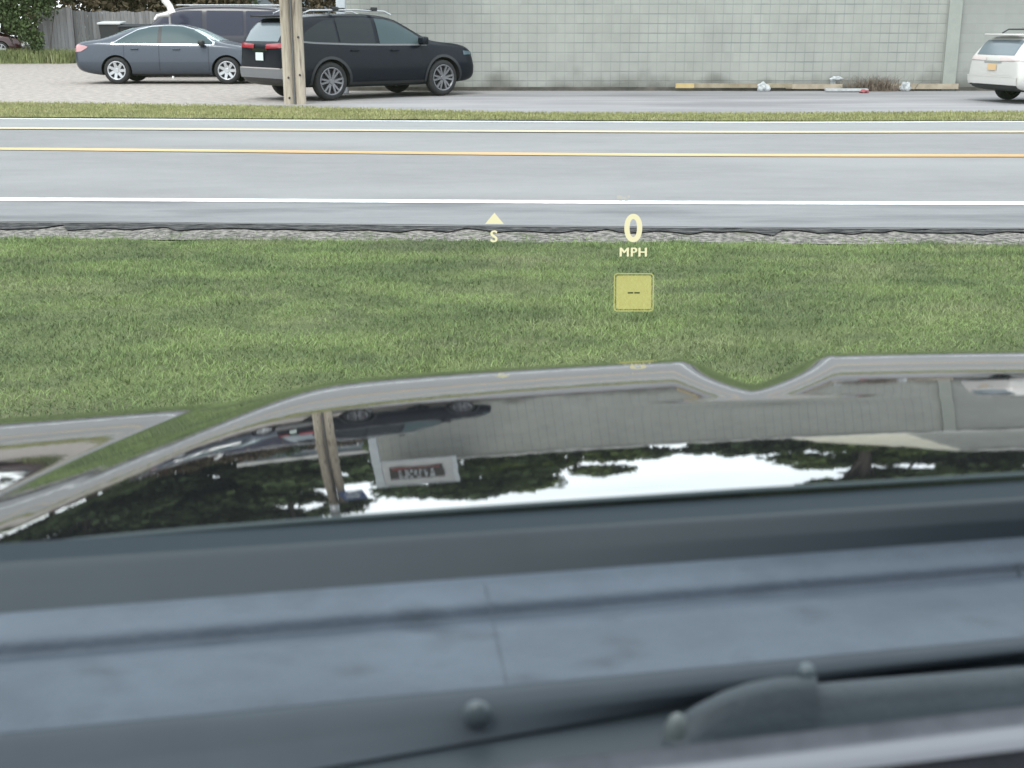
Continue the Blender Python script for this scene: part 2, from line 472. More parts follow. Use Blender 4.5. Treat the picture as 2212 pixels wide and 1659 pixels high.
# ------------------------------------------------------------------ building
def block_mat(name, base, line, cell=.2, vstrength=.25, hstrength=1.0, soot=None):
    m = nmat(name, tuple(c * .93 for c in base), tuple(c * 1.06 for c in base), .9, .9, 8, (1, 1, 1.0), .15, 30)
    t = m.node_tree; b = t.nodes['Principled BSDF']; src = b.inputs['Base Color'].links[0].from_socket
    g = t.nodes.new('ShaderNodeNewGeometry'); s = t.nodes.new('ShaderNodeSeparateXYZ'); t.links.new(g.outputs['Position'], s.inputs[0])

    def grid(sock, off, wd):
        d = t.nodes.new('ShaderNodeMath'); d.operation = 'MULTIPLY_ADD'; d.inputs[1].default_value = 1 / cell; d.inputs[2].default_value = 100 + off; t.links.new(sock, d.inputs[0])
        f = t.nodes.new('ShaderNodeMath'); f.operation = 'FRACT'; t.links.new(d.outputs[0], f.inputs[0])
        p = t.nodes.new('ShaderNodeMath'); p.operation = 'PINGPONG'; p.inputs[1].default_value = .5; t.links.new(f.outputs[0], p.inputs[0])
        q = t.nodes.new('ShaderNodeMapRange'); q.inputs[1].default_value = wd; q.inputs[2].default_value = wd * .3; t.links.new(p.outputs[0], q.inputs[0])
        return q.outputs[0]
    hz = grid(s.outputs['Z'], 0, .07); vt = grid(s.outputs['X'], .3, .07)
    nn = t.nodes.new('ShaderNodeTexNoise'); nn.inputs['Scale'].default_value = 1.3; nn.inputs['Detail'].default_value = 3; t.links.new(g.outputs['Position'], nn.inputs['Vector'])
    nr = t.nodes.new('ShaderNodeMapRange'); nr.inputs[1].default_value = .3; nr.inputs[2].default_value = .7; nr.inputs[3].default_value = .35; t.links.new(nn.outputs['Fac'], nr.inputs[0])
    v2 = t.nodes.new('ShaderNodeMath'); v2.operation = 'MULTIPLY'; v2.inputs[1].default_value = vstrength; t.links.new(vt, v2.inputs[0])
    v3 = t.nodes.new('ShaderNodeMath'); v3.operation = 'MULTIPLY'; t.links.new(v2.outputs[0], v3.inputs[0]); t.links.new(nr.outputs[0], v3.inputs[1])
    h2 = t.nodes.new('ShaderNodeMath'); h2.operation = 'MULTIPLY'; h2.inputs[1].default_value = hstrength; t.links.new(hz, h2.inputs[0])
    h3 = t.nodes.new('ShaderNodeMath'); h3.operation = 'MULTIPLY'; t.links.new(h2.outputs[0], h3.inputs[0]); t.links.new(nr.outputs[0], h3.inputs[1])
    mxm = t.nodes.new('ShaderNodeMath'); mxm.operation = 'MAXIMUM'; t.links.new(v3.outputs[0], mxm.inputs[0]); t.links.new(h3.outputs[0], mxm.inputs[1])
    mx = t.nodes.new('ShaderNodeMix'); mx.data_type = 'RGBA'; mx.inputs[7].default_value = (*line, 1)
    t.links.new(mxm.outputs[0], mx.inputs[0]); t.links.new(src, mx.inputs[6])
    out = mx.outputs[2]
    # per-block tone
    fl = t.nodes.new('ShaderNodeVectorMath'); fl.operation = 'SNAP'; fl.inputs[1].default_value = (cell, 50, cell); t.links.new(g.outputs['Position'], fl.inputs[0])
    wn = t.nodes.new('ShaderNodeTexWhiteNoise'); t.links.new(fl.outputs[0], wn.inputs['Vector'])
    hs = t.nodes.new('ShaderNodeHueSaturation')
    vr = t.nodes.new('ShaderNodeMapRange'); vr.inputs[3].default_value = .965; vr.inputs[4].default_value = 1.03; t.links.new(wn.outputs['Value'], vr.inputs[0]); t.links.new(vr.outputs[0], hs.inputs['Value']); t.links.new(out, hs.inputs['Color'])
    out = hs.outputs[0]
    # brown splash dirt along the foot of the wall with its own ragged outline
    sn = t.nodes.new('ShaderNodeTexNoise'); sn.inputs['Scale'].default_value = .9; sn.inputs['Detail'].default_value = 6; t.links.new(g.outputs['Position'], sn.inputs['Vector'])
    sm = t.nodes.new('ShaderNodeMath'); sm.operation = 'MULTIPLY_ADD'; sm.inputs[1].default_value = -1.5; sm.inputs[2].default_value = .62; t.links.new(sn.outputs['Fac'], sm.inputs[0])
    sa = t.nodes.new('ShaderNodeMath'); sa.operation = 'ADD'; t.links.new(sm.outputs[0], sa.inputs[0]); t.links.new(s.outputs['Z'], sa.inputs[1])
    sr = t.nodes.new('ShaderNodeMapRange'); sr.inputs[1].default_value = .22; sr.inputs[2].default_value = -.12; sr.inputs[4].default_value = .6; t.links.new(sa.outputs[0], sr.inputs[0])
    m2 = t.nodes.new('ShaderNodeMix'); m2.data_type = 'RGBA'; m2.inputs[7].default_value = (.075, .07, .06, 1)
    t.links.new(sr.outputs[0], m2.inputs[0]); t.links.new(out, m2.inputs[6])
    t.links.new(m2.outputs[2], b.inputs['Base Color'])
    bp = t.nodes.new('ShaderNodeBump'); bp.invert = True; bp.inputs['Strength'].default_value = .6; bp.inputs['Distance'].default_value = .01
    t.links.new(mxm.outputs[0], bp.inputs['Height']); t.links.new(bp.outputs[0], b.inputs['Normal'])
    return m


M['block'] = block_mat('block', (.322, .328, .304), (.165, .185, .185), .213, .5, .9)
M['block_plain'] = block_mat('block_plain', (.30, .308, .29), (.16, .18, .18), .213, .03, .25)
M['coping'] = nmat('coping', (.6, .6, .58), (.75, .74, .72), 3, .6)
M['cream'] = nmat('cream', (.62, .6, .5), (.74, .71, .6), 3, .7)
M['pilaster'] = nmat('pilaster', (.29, .31, .285), (.33, .345, .315), 5, .9)

WY = gnd(1500, 195).y                       # face of the wall
WX0 = at(746, 100, WY).x
WXP = at(2043, 100, WY).x
WH = 4.0
bld = empty('block_building', (WX0, WY, 0))
tag(bld, 'long low grey green block building filling the back of the lot', 'building')


def part(name, bm_fn, m, parent, smooth=False):
    """a child mesh whose shape is given in world coordinates (parents are unrotated)"""
    bm = bmesh.new(); bm_fn(bm)
    off = Vector((0, 0, 0)); q = parent
    while q: off += q.location; q = q.parent
    bmesh.ops.translate(bm, verts=bm.verts, vec=-off)
    return from_bm(name, bm, m, parent, smooth)


part('wall', lambda bm: add_box(bm, ((WX0 + WXP) / 2, WY + 5, WH / 2), (WXP - WX0, 10, WH)), M['block'], bld)
part('wall', lambda bm: add_box(bm, ((WXP + 22) / 2 + .15, WY + 5.04, WH / 2), (22 - WXP, 10, WH)), M['block_plain'], bld)
px = at(2066, 100, WY).x
part('pilaster', lambda bm: add_box(bm, ((WXP + px) / 2, WY - .03, WH / 2 - .01), (px - WXP + .05, .12, WH - .02)), M['pilaster'], bld)
part('roof_coping', lambda bm: add_box(bm, ((WX0 + 22) / 2, WY + 5, WH + .05), (22 - WX0 + .1, 10.2, .1)), M['coping'], bld)
part('foundation', lambda bm: add_box(bm, ((WX0 + 22) / 2, WY + .2, .035), (22 - WX0, .5, .09)), nmat('foundation', (.05, .048, .045), (.13, .12, .1), 1.6, .95), bld)
# taller volume set back on the right, with a cream sloping roof running down to the left
ux = WXP - .8


def prism(pts, y0, y1):
    def fn(bm):
        f = [bm.verts.new((x, y0, z)) for x, z in pts]; k = [bm.verts.new((x, y1, z)) for x, z in pts]
        bm.faces.new(f); bm.faces.new(k[::-1])
        n = len(pts)
        for i in range(n): bm.faces.new((f[i], k[i], k[(i + 1) % n], f[(i + 1) % n]))
        bmesh.ops.recalc_face_normals(bm, faces=bm.faces)
    return fn


RB = WH + .102
part('upper_wall', prism([(ux, RB), (22, RB), (22, RB + 1.9), (ux + 1.5, RB + 1.9)], WY + .6, WY + 9), M['block_plain'], bld)
part('sloping_roof', prism([(ux - 2.9, RB), (ux - .004, RB), (ux + 1.496, RB + 1.9), (ux - 1.3, RB + .85)], WY + .6, WY + 9), M['cream'], bld)
part('upper_coping', prism([(ux + 1.4, RB + 1.902), (22.1, RB + 1.902), (22.1, RB + 2.0), (ux + 1.4, RB + 2.0)], WY + .5, WY + 9.1), M['coping'], bld)


# ------------------------------------------------------------------ fence, low house, sign, poles
def wood_mat(name, a, b, w=.14):
    m = nmat(name, a, b, 3, .9, 8, (7, 7, .5), .5, 10)
    t = m.node_tree; bs = t.nodes['Principled BSDF']; src = bs.inputs['Base Color'].links[0].from_socket
    g = t.nodes.new('ShaderNodeNewGeometry'); s = t.nodes.new('ShaderNodeSeparateXYZ'); t.links.new(g.outputs['Position'], s.inputs[0])
    d = t.nodes.new('ShaderNodeMath'); d.operation = 'MULTIPLY'; d.inputs[1].default_value = 1 / w; t.links.new(s.outputs['X'], d.inputs[0])
    fl = t.nodes.new('ShaderNodeMath'); fl.operation = 'FLOOR'; t.links.new(d.outputs[0], fl.inputs[0])
    wn = t.nodes.new('ShaderNodeTexWhiteNoise'); wn.noise_dimensions = '1D'; t.links.new(fl.outputs[0], wn.inputs['W'])
    vr = t.nodes.new('ShaderNodeMapRange'); vr.inputs[3].default_value = .8; vr.inputs[4].default_value = 1.15; t.links.new(wn.outputs['Value'], vr.inputs[0])
    hs = t.nodes.new('ShaderNodeHueSaturation'); t.links.new(vr.outputs[0], hs.inputs['Value']); t.links.new(src, hs.inputs['Color']); t.links.new(hs.outputs[0], bs.inputs['Base Color'])
    return m


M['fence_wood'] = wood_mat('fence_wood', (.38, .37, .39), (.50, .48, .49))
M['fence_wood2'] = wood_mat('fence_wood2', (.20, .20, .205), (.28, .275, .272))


def fence(name, x0, x1, y0, y1, h, m, label):
    n = max(2, int(math.hypot(x1 - x0, y1 - y0) / .14))
    rt = empty(name, (x0, y0, 0)); tag(rt, label, 'fence', 'wooden fence panels')
    def f(bm):
        for i in range(n):
            a = (i + .5) / n; hh = h + .03 * math.sin(i * 7.3)
            add_box(bm, (x0 + (x1 - x0) * a, y0 + (y1 - y0) * a, hh / 2), (.132, .025, hh), math.atan2(y1 - y0, x1 - x0))
    part('board_panel', f, m, rt)
    for z in (.35, h - .35):
        part('rail', lambda bm: add_box(bm, ((x0 + x1) / 2, (y0 + y1) / 2 + .045, z), (math.hypot(x1 - x0, y1 - y0), .04, .09), math.atan2(y1 - y0, x1 - x0)), m, rt)
    for s in (0, 1):
        part('post', lambda bm: add_box(bm, (x0 + (x1 - x0) * s, y0 + (y1 - y0) * s + .1, h / 2 + .02), (.1, .1, h + .04)), m, rt)


FY = gnd(120, 133).y
a = at(88, 100, FY).x; b_ = at(157, 100, FY).x
hA = at(120, 17, FY).z
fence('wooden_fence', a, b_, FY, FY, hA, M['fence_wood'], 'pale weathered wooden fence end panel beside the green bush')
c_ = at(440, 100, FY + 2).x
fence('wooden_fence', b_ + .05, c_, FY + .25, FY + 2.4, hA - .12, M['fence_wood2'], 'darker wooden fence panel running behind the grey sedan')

HY = FY + 7
hs = empty('low_building', (at(430, 20, HY).x, HY, 0))
tag(hs, 'long grey blue building with a white roof edge behind the dark van', 'building')
hx0 = at(425, 20, HY).x; hx1 = at(738, 20, HY).x
M['siding'] = nmat('siding', (.2, .24, .27), (.26, .3, .33), 2, .8, 4, (.3, 1, 12))
part('wall', lambda bm: add_box(bm, ((hx0 + hx1) / 2, HY + 4, 2.2), (hx1 - hx0, 8, 4.4)), M['siding'], hs)
part('roof_fascia', lambda bm: add_box(bm, ((hx0 + hx1) / 2, HY + 4, 4.65), (hx1 - hx0 + .6, 8.6, .5)), M['coping'], hs)
for i in range(3):
    wx = hx0 + 1.2 + i * 2.1
    wo = part('window', lambda bm: add_box(bm, (wx, HY - .02, 3.1), (.9, .06, 1.0)), M['coping'], hs)
    part('pane', lambda bm: add_box(bm, (wx, HY - .06, 3.1), (.76, .04, .86)), M['glass_dark'], wo)

# sign
SY = 28.6
sx0 = at(727, 30, SY).x; sx1 = at(747, 30, SY).x; sxc = (sx0 + sx1) / 2
sg = empty('shop_sign', (sxc, SY, 0)); tag(sg, 'white framed sign board on one tall white post at the corner of the block building', 'sign')
M['sign_white'] = nmat('sign_white', (.42, .45, .48), (.52, .55, .58), 3, .5)
part('post', lambda bm: add_box(bm, (sxc, SY, 3.0), (sx1 - sx0, .16, 6.0), bev=.015), M['sign_white'], sg)
bw = 1.78
fr = part('frame', lambda bm: [add_box(bm, (sx1 + bw / 2, SY, z), (bw, .2, .1)) for z in (3.75, 5.95)] + [add_box(bm, (sx1 + bw - .05, SY, 4.85), (.1, .2, 2.1))], M['sign_white'], sg)
pn = part('panel', lambda bm: add_box(bm, (sx1 + bw / 2 - .05, SY, 4.85), (bw - .1, .1, 2.1)), nmat('sign_grey', (.42, .42, .43), (.5, .5, .5), 2, .6), sg)
db = part('display', lambda bm: add_box(bm, (sx1 + bw / 2 - .08, SY - .08, 4.85), (1.26, .05, 1.1)), mat('sign_dark', (.03, .025, .02), .4), sg)
part('stripe', lambda bm: add_box(bm, (sx1 + bw / 2 - .08, SY - .115, 4.42), (1.14, .02, .1)), mat('sign_red', (.3, .04, .04), .5), sg)
def marks(bm):
    r_ = random.Random(3)
    for z in (4.72, 4.98, 5.22):
        xx = sx1 + .42
        while xx < sx1 + 1.25:
            ww = r_.uniform(.05, .11)
            add_box(bm, (xx, SY - .112, z + r_.uniform(-.02, .02)), (ww, .02, r_.uniform(.08, .15))); xx += ww + r_.choice((.03, .035, .09))
part('lettering', marks, M['sign_white'], sg)

# twin wooden posts in the verge
M['pole_wood'] = nmat('pole_wood', (.25, .212, .168), (.37, .325, .265), 4, .9, 9, (5, 5, .5), .8, 8, c3=(.13, .105, .085), s3=2.2, f3=(.6, .7))
PY = gnd(632, 224).y
up = []
for k, (xa, xb, hh, lb) in enumerate(((609, 632, 7.4, 'taller left one of the twin tan wooden poles in front of the black SUV'), (634, 657, 6.3, 'shorter right one of the twin tan wooden poles in front of the black SUV'))):
    x0 = at(xa, 120, PY).x; x1 = at(xb, 120, PY).x; r_ = (x1 - x0) / 2; cx_ = (x0 + x1) / 2
    rt = empty('wooden_pole', (cx_, PY + .02 * k, 0)); tag(rt, lb, 'pole', 'twin wooden poles')
    up.append((cx_, r_, rt))
    part('shaft', lambda bm: add_tube(bm, [(cx_, PY, -.1), (cx_, PY, 2), (cx_, PY, 4), (cx_, PY, hh)], [r_ * 1.03, r_, r_ * .97, r_ * .9], 20), M['pole_wood'], rt, True)
    if k == 0:
        part('metal_cap', lambda bm: add_tube(bm, [(cx_, PY, hh - 1.0), (cx_, PY, hh + .02)], [r_ * 1.02, r_ * .98], 20), mat('galvanised', (.35, .36, .37), .4, .7), rt, True)
    else:
        part('conduit', lambda bm: add_tube(bm, [(cx_ - r_ * .98, PY - .1, 0), (cx_ - r_ * .98, PY - .1, hh - .2)], [.018, .018], 8), mat('conduit', (.06, .06, .06), .5), rt, True)
    for z in ((.55, 1.25) if k else (.12, .5)):
        part('bolt', lambda bm: bmesh.ops.create_uvsphere(bm, u_segments=8, v_segments=6, radius=.022, matrix=Matrix.Translation((cx_ + .02, PY - r_ * .98, z))), M['black_plastic'], rt)
bs_ = empty('blue_sign', (up[1][0] + .2, PY - .2, 5.6)); tag(bs_, 'small blue street sign fixed near the top of the wooden poles', 'sign')
part('panel', lambda bm: add_box(bm, (up[1][0] + .25, PY - .16, 5.75), (.5, .03, .75), ry=R(8)), mat('sign_blue', (.02, .05, .14), .4), bs_)
part('lettering', lambda bm: [add_box(bm, (up[1][0] + .25, PY - .18, z), (w_, .01, .05), ry=R(8)) for z, w_ in ((5.95, .34), (5.82, .28), (5.66, .36), (5.52, .2))], M['coping'], bs_)


# ------------------------------------------------------------------ vegetation
def leaf_mat(name, a, b):
    m = mat(name, a, .7, spec=.25)
    t = m.node_tree; bs = t.nodes['Principled BSDF']
    g = t.nodes.new('ShaderNodeNewGeometry'); n = t.nodes.new('ShaderNodeTexNoise'); n.inputs['Scale'].default_value = .8; n.inputs['Detail'].default_value = 4
    t.links.new(g.outputs['Position'], n.inputs['Vector'])
    m1 = t.nodes.new('ShaderNodeMath'); m1.operation = 'MULTIPLY_ADD'; m1.inputs[1].default_value = .4; t.links.new(g.outputs['Random Per Island'], m1.inputs[0])
    t.links.new(n.outputs['Fac'], m1.inputs[2])
    r = t.nodes.new('ShaderNodeValToRGB'); r.color_ramp.elements[0].position = .4; r.color_ramp.elements[0].color = (*a, 1); r.color_ramp.elements[1].position = .95; r.color_ramp.elements[1].color = (*b, 1)
    t.links.new(m1.outputs[0], r.inputs[0]); t.links.new(r.outputs[0], bs.inputs['Base Color'])
    return m


LM = [leaf_mat('leaf_dark', (.032, .05, .026), (.08, .115, .048)), leaf_mat('leaf_mid', (.036, .056, .024), (.10, .14, .055)), leaf_mat('leaf_fresh', (.05, .08, .02), (.13, .17, .05))]
LM.append(leaf_mat('leaf_brown', (.06, .05, .03), (.13, .1, .06)))
M['bark'] = nmat('bark', (.05, .042, .035), (.1, .085, .07), 3, .9, 8, (4, 4, .7), .8, 8)


def leaf_mesh(clumps, n, size, seed):
    rs = np.random.RandomState(seed)
    cs = np.array([c[:3] for c in clumps]); rr = np.array([c[3:6] for c in clumps])
    k = rs.choice(len(clumps), n, p=(rr.prod(1) ** .67) / (rr.prod(1) ** .67).sum())
    d = rs.randn(n, 3); d /= np.linalg.norm(d, axis=1)[:, None]
    rad = rs.rand(n) ** .45
    P = cs[k] + d * rr[k] * rad[:, None] * (1 + .12 * rs.randn(n, 1))
    u = rs.randn(n, 3); u /= np.linalg.norm(u, axis=1)[:, None]
    v = np.cross(u, rs.randn(n, 3)); v /= np.linalg.norm(v, axis=1)[:, None]
    s = size * (.6 + .8 * rs.rand(n, 1))
    V = np.stack([P - u * s, P + v * s * .55, P + u * s, P - v * s * .55], 1).reshape(-1, 3)
    F = (np.arange(n)[:, None] * 4 + [0, 1, 2, 3]).tolist()
    return V, F


def tree(x, y, h, cr, mi, label, seed, cat='tree', name='leafy_tree', trunk_h=.3, n=5000, leaf=.22, open_=1.0, group='trees behind the building'):
    r_ = random.Random(seed)
    rt = empty(name, (x, y, 0)); tag(rt, label, cat, group)
    cl = []
    tips = []
    for i in range(int(26 * open_)):
        a = r_.uniform(0, 2 * math.pi); q = r_.random() ** .6; z = h * (trunk_h + (1 - trunk_h) * r_.uniform(.12, .93))
        prof = math.sin(math.pi * min(1, max(.1, (z / h - trunk_h + .1) / (1.12 - trunk_h)))) ** .6
        rad = cr * q * prof * .8
        s = cr * r_.uniform(.22, .40)
        cl.append((rad * math.cos(a), rad * math.sin(a), z, s, s, s * .7)); tips.append((rad * math.cos(a) * .9, rad * math.sin(a) * .9, z))
    V, F = leaf_mesh(cl, n, leaf, seed)
    o = mk('crown', V, F, LM[mi], rt)
    bm = bmesh.new()
    tr = h * .022 + .06
    add_tube(bm, [(0, 0, -.1), (.05, .02, h * trunk_h), (.1, -.05, h * .6), (.05, 0, h * .9)], [tr, tr * .75, tr * .45, tr * .12], 8)
    for tp in tips[:10]:
        zb = max(h * trunk_h * .7, tp[2] * .62)
        add_tube(bm, [(.03, 0, zb), (tp[0] * .5, tp[1] * .5, (zb + tp[2]) / 2 + .1), tp], [tr * .35, tr * .22, tr * .06], 5)
    from_bm('trunk', bm, M['bark'], rt, True)
    return rt


trees = [
    (-112, 52, 19, 9, 0, 'dark tree far along the side road, leftmost of the whole row', 4500),
    (-92, 56, 20, 9, 1, 'dark tree far along the side road, second from the left end', 4500),
    (-74, 60, 21, 8.5, 0, 'dark tree far along the side road, third from the left end', 5500),
    (-59, 62, 20, 8, 1, 'dark tree beyond the side road, fourth from the left end', 6500),
    (-46, 66, 22, 7.8, 0, 'dark tree beyond the side road, left of the pale fence end panel', 9000),
    (-35, 66, 22, 7.5, 1, 'dark tree just left of the pale fence end panel', 11000),
    (-26, 64, 23, 7.0, 0, 'tall dark tree behind the pale fence end panel', 13000),
    (-19.5, 68, 23.5, 6.6, 0, 'tallest dark tree, behind the darker wooden fence', 13000),
    (-14.0, 66, 22.5, 4.6, 1, 'broad dark green tree behind the left half of the long grey blue building', 9000),
    (-22.5, 78, 26, 7.0, 1, 'dark tree standing behind the tallest dark tree and filling its gaps', 11000),
    (-31, 80, 26, 7.5, 0, 'dark tree standing back beyond the pale fence end panel', 10000),
    (-9.0, 72, 12.0, 3.4, 0, 'low dark tree behind the right half of the long grey blue building', 5000),
    (-3.2, 46, 12.0, 3.2, 1, 'open green tree behind the left end of the block building', 8000),
    (.4, 48, 12.2, 3.2, 2, 'fresh green tree rising over the block building behind the sign board', 8000),
    (4.0, 51, 8.4, 2.8, 1, 'small tree just clearing the block building roof', 5000),
    (8.8, 50, 9.4, 2.9, 0, 'small dark tree behind the middle of the block building', 5500),
    (12.6, 47, 18.5, 3.3, 2, 'pale green tree behind the cream sloping roof', 9000),
    (17.0, 48, 20.5, 4.2, 1, 'tall tree behind the left end of the upper wall', 10000),
    (22.5, 46, 20.5, 4.8, 1, 'tall tree behind the middle of the upper wall', 10000),
    (20.5, 62, 24, 6.5, 1, 'tree standing far back, filling the gap between the two tall trees behind the upper wall', 12000),
    (28.5, 60, 24, 6.5, 0, 'dark tree standing far back near the right end of the block building', 11000),
    (30, 47, 20, 5.6, 0, 'tall dark tree beyond the right end of the block building', 8000),
]
for i, (x, y, h, c, mi, lb, n) in enumerate(trees):
    tree(x, y, h, c * 1.18, mi, lb, 20 + i, n=int(n * 1.3), leaf=.31 if y < 51.5 else .42, trunk_h=.08 if mi != 2 else .18)


wd_ = random.Random(77); cl = []
for i in range(120):
    f_ = i / 119
    a_ = R(178 - 62 * f_); rr_ = wd_.uniform(95, 125)
    cl.append((rr_ * math.cos(a_), 5 + rr_ * math.sin(a_), wd_.uniform(3, 17), 7, 6, 5))
for i in range(70):
    a_ = R(62 - 60 * i / 69); rr_ = wd_.uniform(85, 110)
    cl.append((rr_ * math.cos(a_), 5 + rr_ * math.sin(a_), wd_.uniform(3, 14), 7, 6, 5))
V, F = leaf_mesh(cl, 42000, .95, 78)
tag(mk('far_woods', V, F, LM[0]), 'far off dark woods closing the view on both sides of the road', 'woods', kind='stuff')


def shrub(name, clumps, n, leaf, mi, label, seed, loc, cat='bush'):
    rt = empty(name, loc); tag(rt, label, cat)
    V, F = leaf_mesh(clumps, n, leaf, seed)
    mk('foliage', V, F, LM[mi], rt)
    bm = bmesh.new(); r_ = random.Random(seed)
    for k in range(7):
        c = r_.choice(clumps)
        add_tube(bm, [(c[0] * .15, c[1] * .15, -.02), (c[0] * .6, c[1] * .6, c[2] * .6), (c[0], c[1], c[2])], [.016, .012, .005], 5)
    from_bm('stem', bm, M['bark'], rt, True)
    return rt


bx = at(82, 60, FY - 1.5).x
shrub('overhanging_bush', [(-.02, 0, .85, .16, .25, .3), (-.12, 0, 1.2, .26, .3, .35), (-.35, 0, 1.5, .36, .4, .42), (-.7, .1, 1.85, .45, .5, .5), (-1.1, .1, 2.15, .5, .5, .5), (-1.7, .2, 2.5, .8, .6, .6), (.1, .1, 2.2, .5, .5, .45), (-.4, .1, 2.6, .8, .7, .6), (.7, .1, 2.75, .7, .5, .45), (-2.6, .3, 2.9, 1.0, .8, .7), (0, 0, 3.2, 1.2, .8, .7)], 16000, .05, 1, 'dark green bush hanging over the left end of the fence', 61, (bx, FY - 1.5, -.75)).scale = (1.35,) * 3
shrub('brown_hedge', [(-1.5 + i * .75, .2 * (i % 2), 2.15 + .25 * math.sin(i * 2.1), .7, .5, .55) for i in range(9)] + [(-1.5 + i * 1.0, 0, 1.2, .8, .5, .9) for i in range(7)], 9000, .09, 3, 'brownish leafy hedge showing over the fence', 62, (at(180, 0, FY + 4).x, FY + 4, 0), 'hedge').scale = (1.4,) * 3
shrub('green_hedge', [(-1.2 + i * .8, .2 * (i % 2), 2.0 + .25 * math.sin(i * 1.7), .75, .5, .6) for i in range(6)] + [(-1.2 + i * 1.0, 0, 1.1, .8, .5, .9) for i in range(5)], 8000, .09, 0, 'dark green hedge left of the dark van', 63, (at(330, 0, FY + 5).x, FY + 5, 0), 'hedge').scale = (1.4,) * 3
shrub('olive_shrub', [(-.9 + i * .55, 0, 1.95 + .15 * math.sin(i * 2.1), .5, .4, .45) for i in range(5)] + [(-.9 + i * .8, 0, 1.1, .6, .4, .8) for i in range(4)], 5000, .07, 3, 'olive brown shrub in front of the low house, behind the twin poles', 64, (at(672, 10, FY + 3).x, FY + 3, 0), 'bush').scale = (1.35,) * 3
n = 9000
rs2 = np.random.RandomState(12)
xa_ = at(-60, 118, FY - 2).x; xb_ = at(172, 118, FY - 1).x
xx = xa_ + (xb_ - xa_) * rs2.rand(n) ** .8; yy2 = FY - 1.3 + .45 * rs2.randn(n)
yy2 = np.minimum(yy2, FY - .1)
blades('weeds', np.stack([xx, yy2, np.zeros(n)], 1), .1, .6, .035, grass_mat('weed', (.15, .18, .08), (.26, .29, .13), (.28, .24, .16), 1.2), 31, .6, label='patch of weeds at the foot of the pale fence')


# ------------------------------------------------------------------ cars
def bvh_of(o):
    dg = bpy.context.evaluated_depsgraph_get()
    ev = o.evaluated_get(dg)
    me = ev.to_mesh()
    bvh = BVHTree.FromPolygons([v.co.copy() for v in me.vertices], [tuple(p.vertices) for p in me.polygons])
    ev.to_mesh_clear()
    return bvh


def car_body(st):
    V = []; F = []
    prof = []
    for (x, zb, wb, zm, wm, zl, wl, zt, wt) in st:
        if zt - zl > .22:
            g1 = (wl * .97 + wt * .03 - .015, zl + .03)
            g2 = (wl + (wt - wl) * .5, zl + (zt - zl) * .5)
            g3 = (wt, zt - .07)
        else:
            g1 = (wl - .02, zl + (zt - zl) * .3); g2 = (wl - .06, zl + (zt - zl) * .55); g3 = (wl + (wt - wl) * .7, zl + (zt - zl) * .85)
        half = [(wb * .8, zb), (wb - .01, zb + .03), (wm * .995, (zb + zm) / 2), (wm, zm), (wm * .5 + wl * .5 + .004, (zm + zl) / 2), (wl, zl), g1, g2, g3, (wt * .82, zt - .012)]
        prof.append([(x, 0, zb)] + [(x, y, z) for y, z in half] + [(x, 0, zt)] + [(x, -y, z) for y, z in half[::-1]])
    n = len(prof[0])
    for p in prof: V += p
    for i in range(len(prof) - 1):
        for k in range(n):
            a = i * n + k; b = i * n + (k + 1) % n
            F.append((a, b, b + n, a + n))
    F.append(tuple(range(n))[::-1]); F.append(tuple((len(prof) - 1) * n + k for k in range(n)))
    return V, F


def conform(name, bvh, outline, direc, m, parent, off=.008, nx=24, nz=8, mirror=False):
    """a panel laid on the body: outline(u) -> (a, lo, hi); direc 'side' casts along -y/+y, 'rear' along +x, 'front' along -x, 'top' along -z"""
    if mirror is True:
        conform(name, bvh, outline, direc, m, parent, off, nx, nz, -1)
    for sgn in ((-1,) if mirror == -1 else (1,)):
        V = []; F = []; ok = {}
        for i in range(nx + 1):
            a, lo, hi = outline(i / nx)
            for k in range(nz + 1):
                c = lo + (hi - lo) * k / nz
                if direc == 'side': o_, d_ = Vector((a, sgn * 3, c)), Vector((0, -sgn, 0))
                elif direc == 'rear': o_, d_ = Vector((-5, a * sgn, c)), Vector((1, 0, 0))
                elif direc == 'front': o_, d_ = Vector((5, a * sgn, c)), Vector((-1, 0, 0))
                else: o_, d_ = Vector((a, c * sgn, 4)), Vector((0, 0, -1))
                hit, nn, _, _ = bvh.ray_cast(o_, d_)
                if hit is None: continue
                if nn.dot(d_) > 0: nn = -nn
                ok[(i, k)] = len(V); V.append(hit + nn * off)
        for i in range(nx):
            for k in range(nz):
                q = [(i, k), (i + 1, k), (i + 1, k + 1), (i, k + 1)]
                if all(c in ok for c in q):
                    f = tuple(ok[c] for c in q)
                    if (sgn > 0) == (direc in ('side', 'rear')): f = f[::-1]
                    F.append(f)
    return mk(name, V, F, m, parent, True)


def curve(pts):
    xs = [p[0] for p in pts]; ys = [p[1] for p in pts]
    return lambda x: float(np.interp(x, xs, ys))


def ring_profile(name, prof, m, parent, loc, side, seg=40):
    V = []; F = []
    n = len(prof)
    for s in range(seg):
        a = 2 * math.pi * s / seg
        for r_, y in prof: V.append((r_ * math.cos(a), y * side, r_ * math.sin(a)))
    for s in range(seg):
        for k in range(n - 1):
            a = s * n + k; b = ((s + 1) % seg) * n + k
            F.append((a, b, b + 1, a + 1))
    o = mk(name, V, F, m, parent, True)
    o.location = loc
    return o


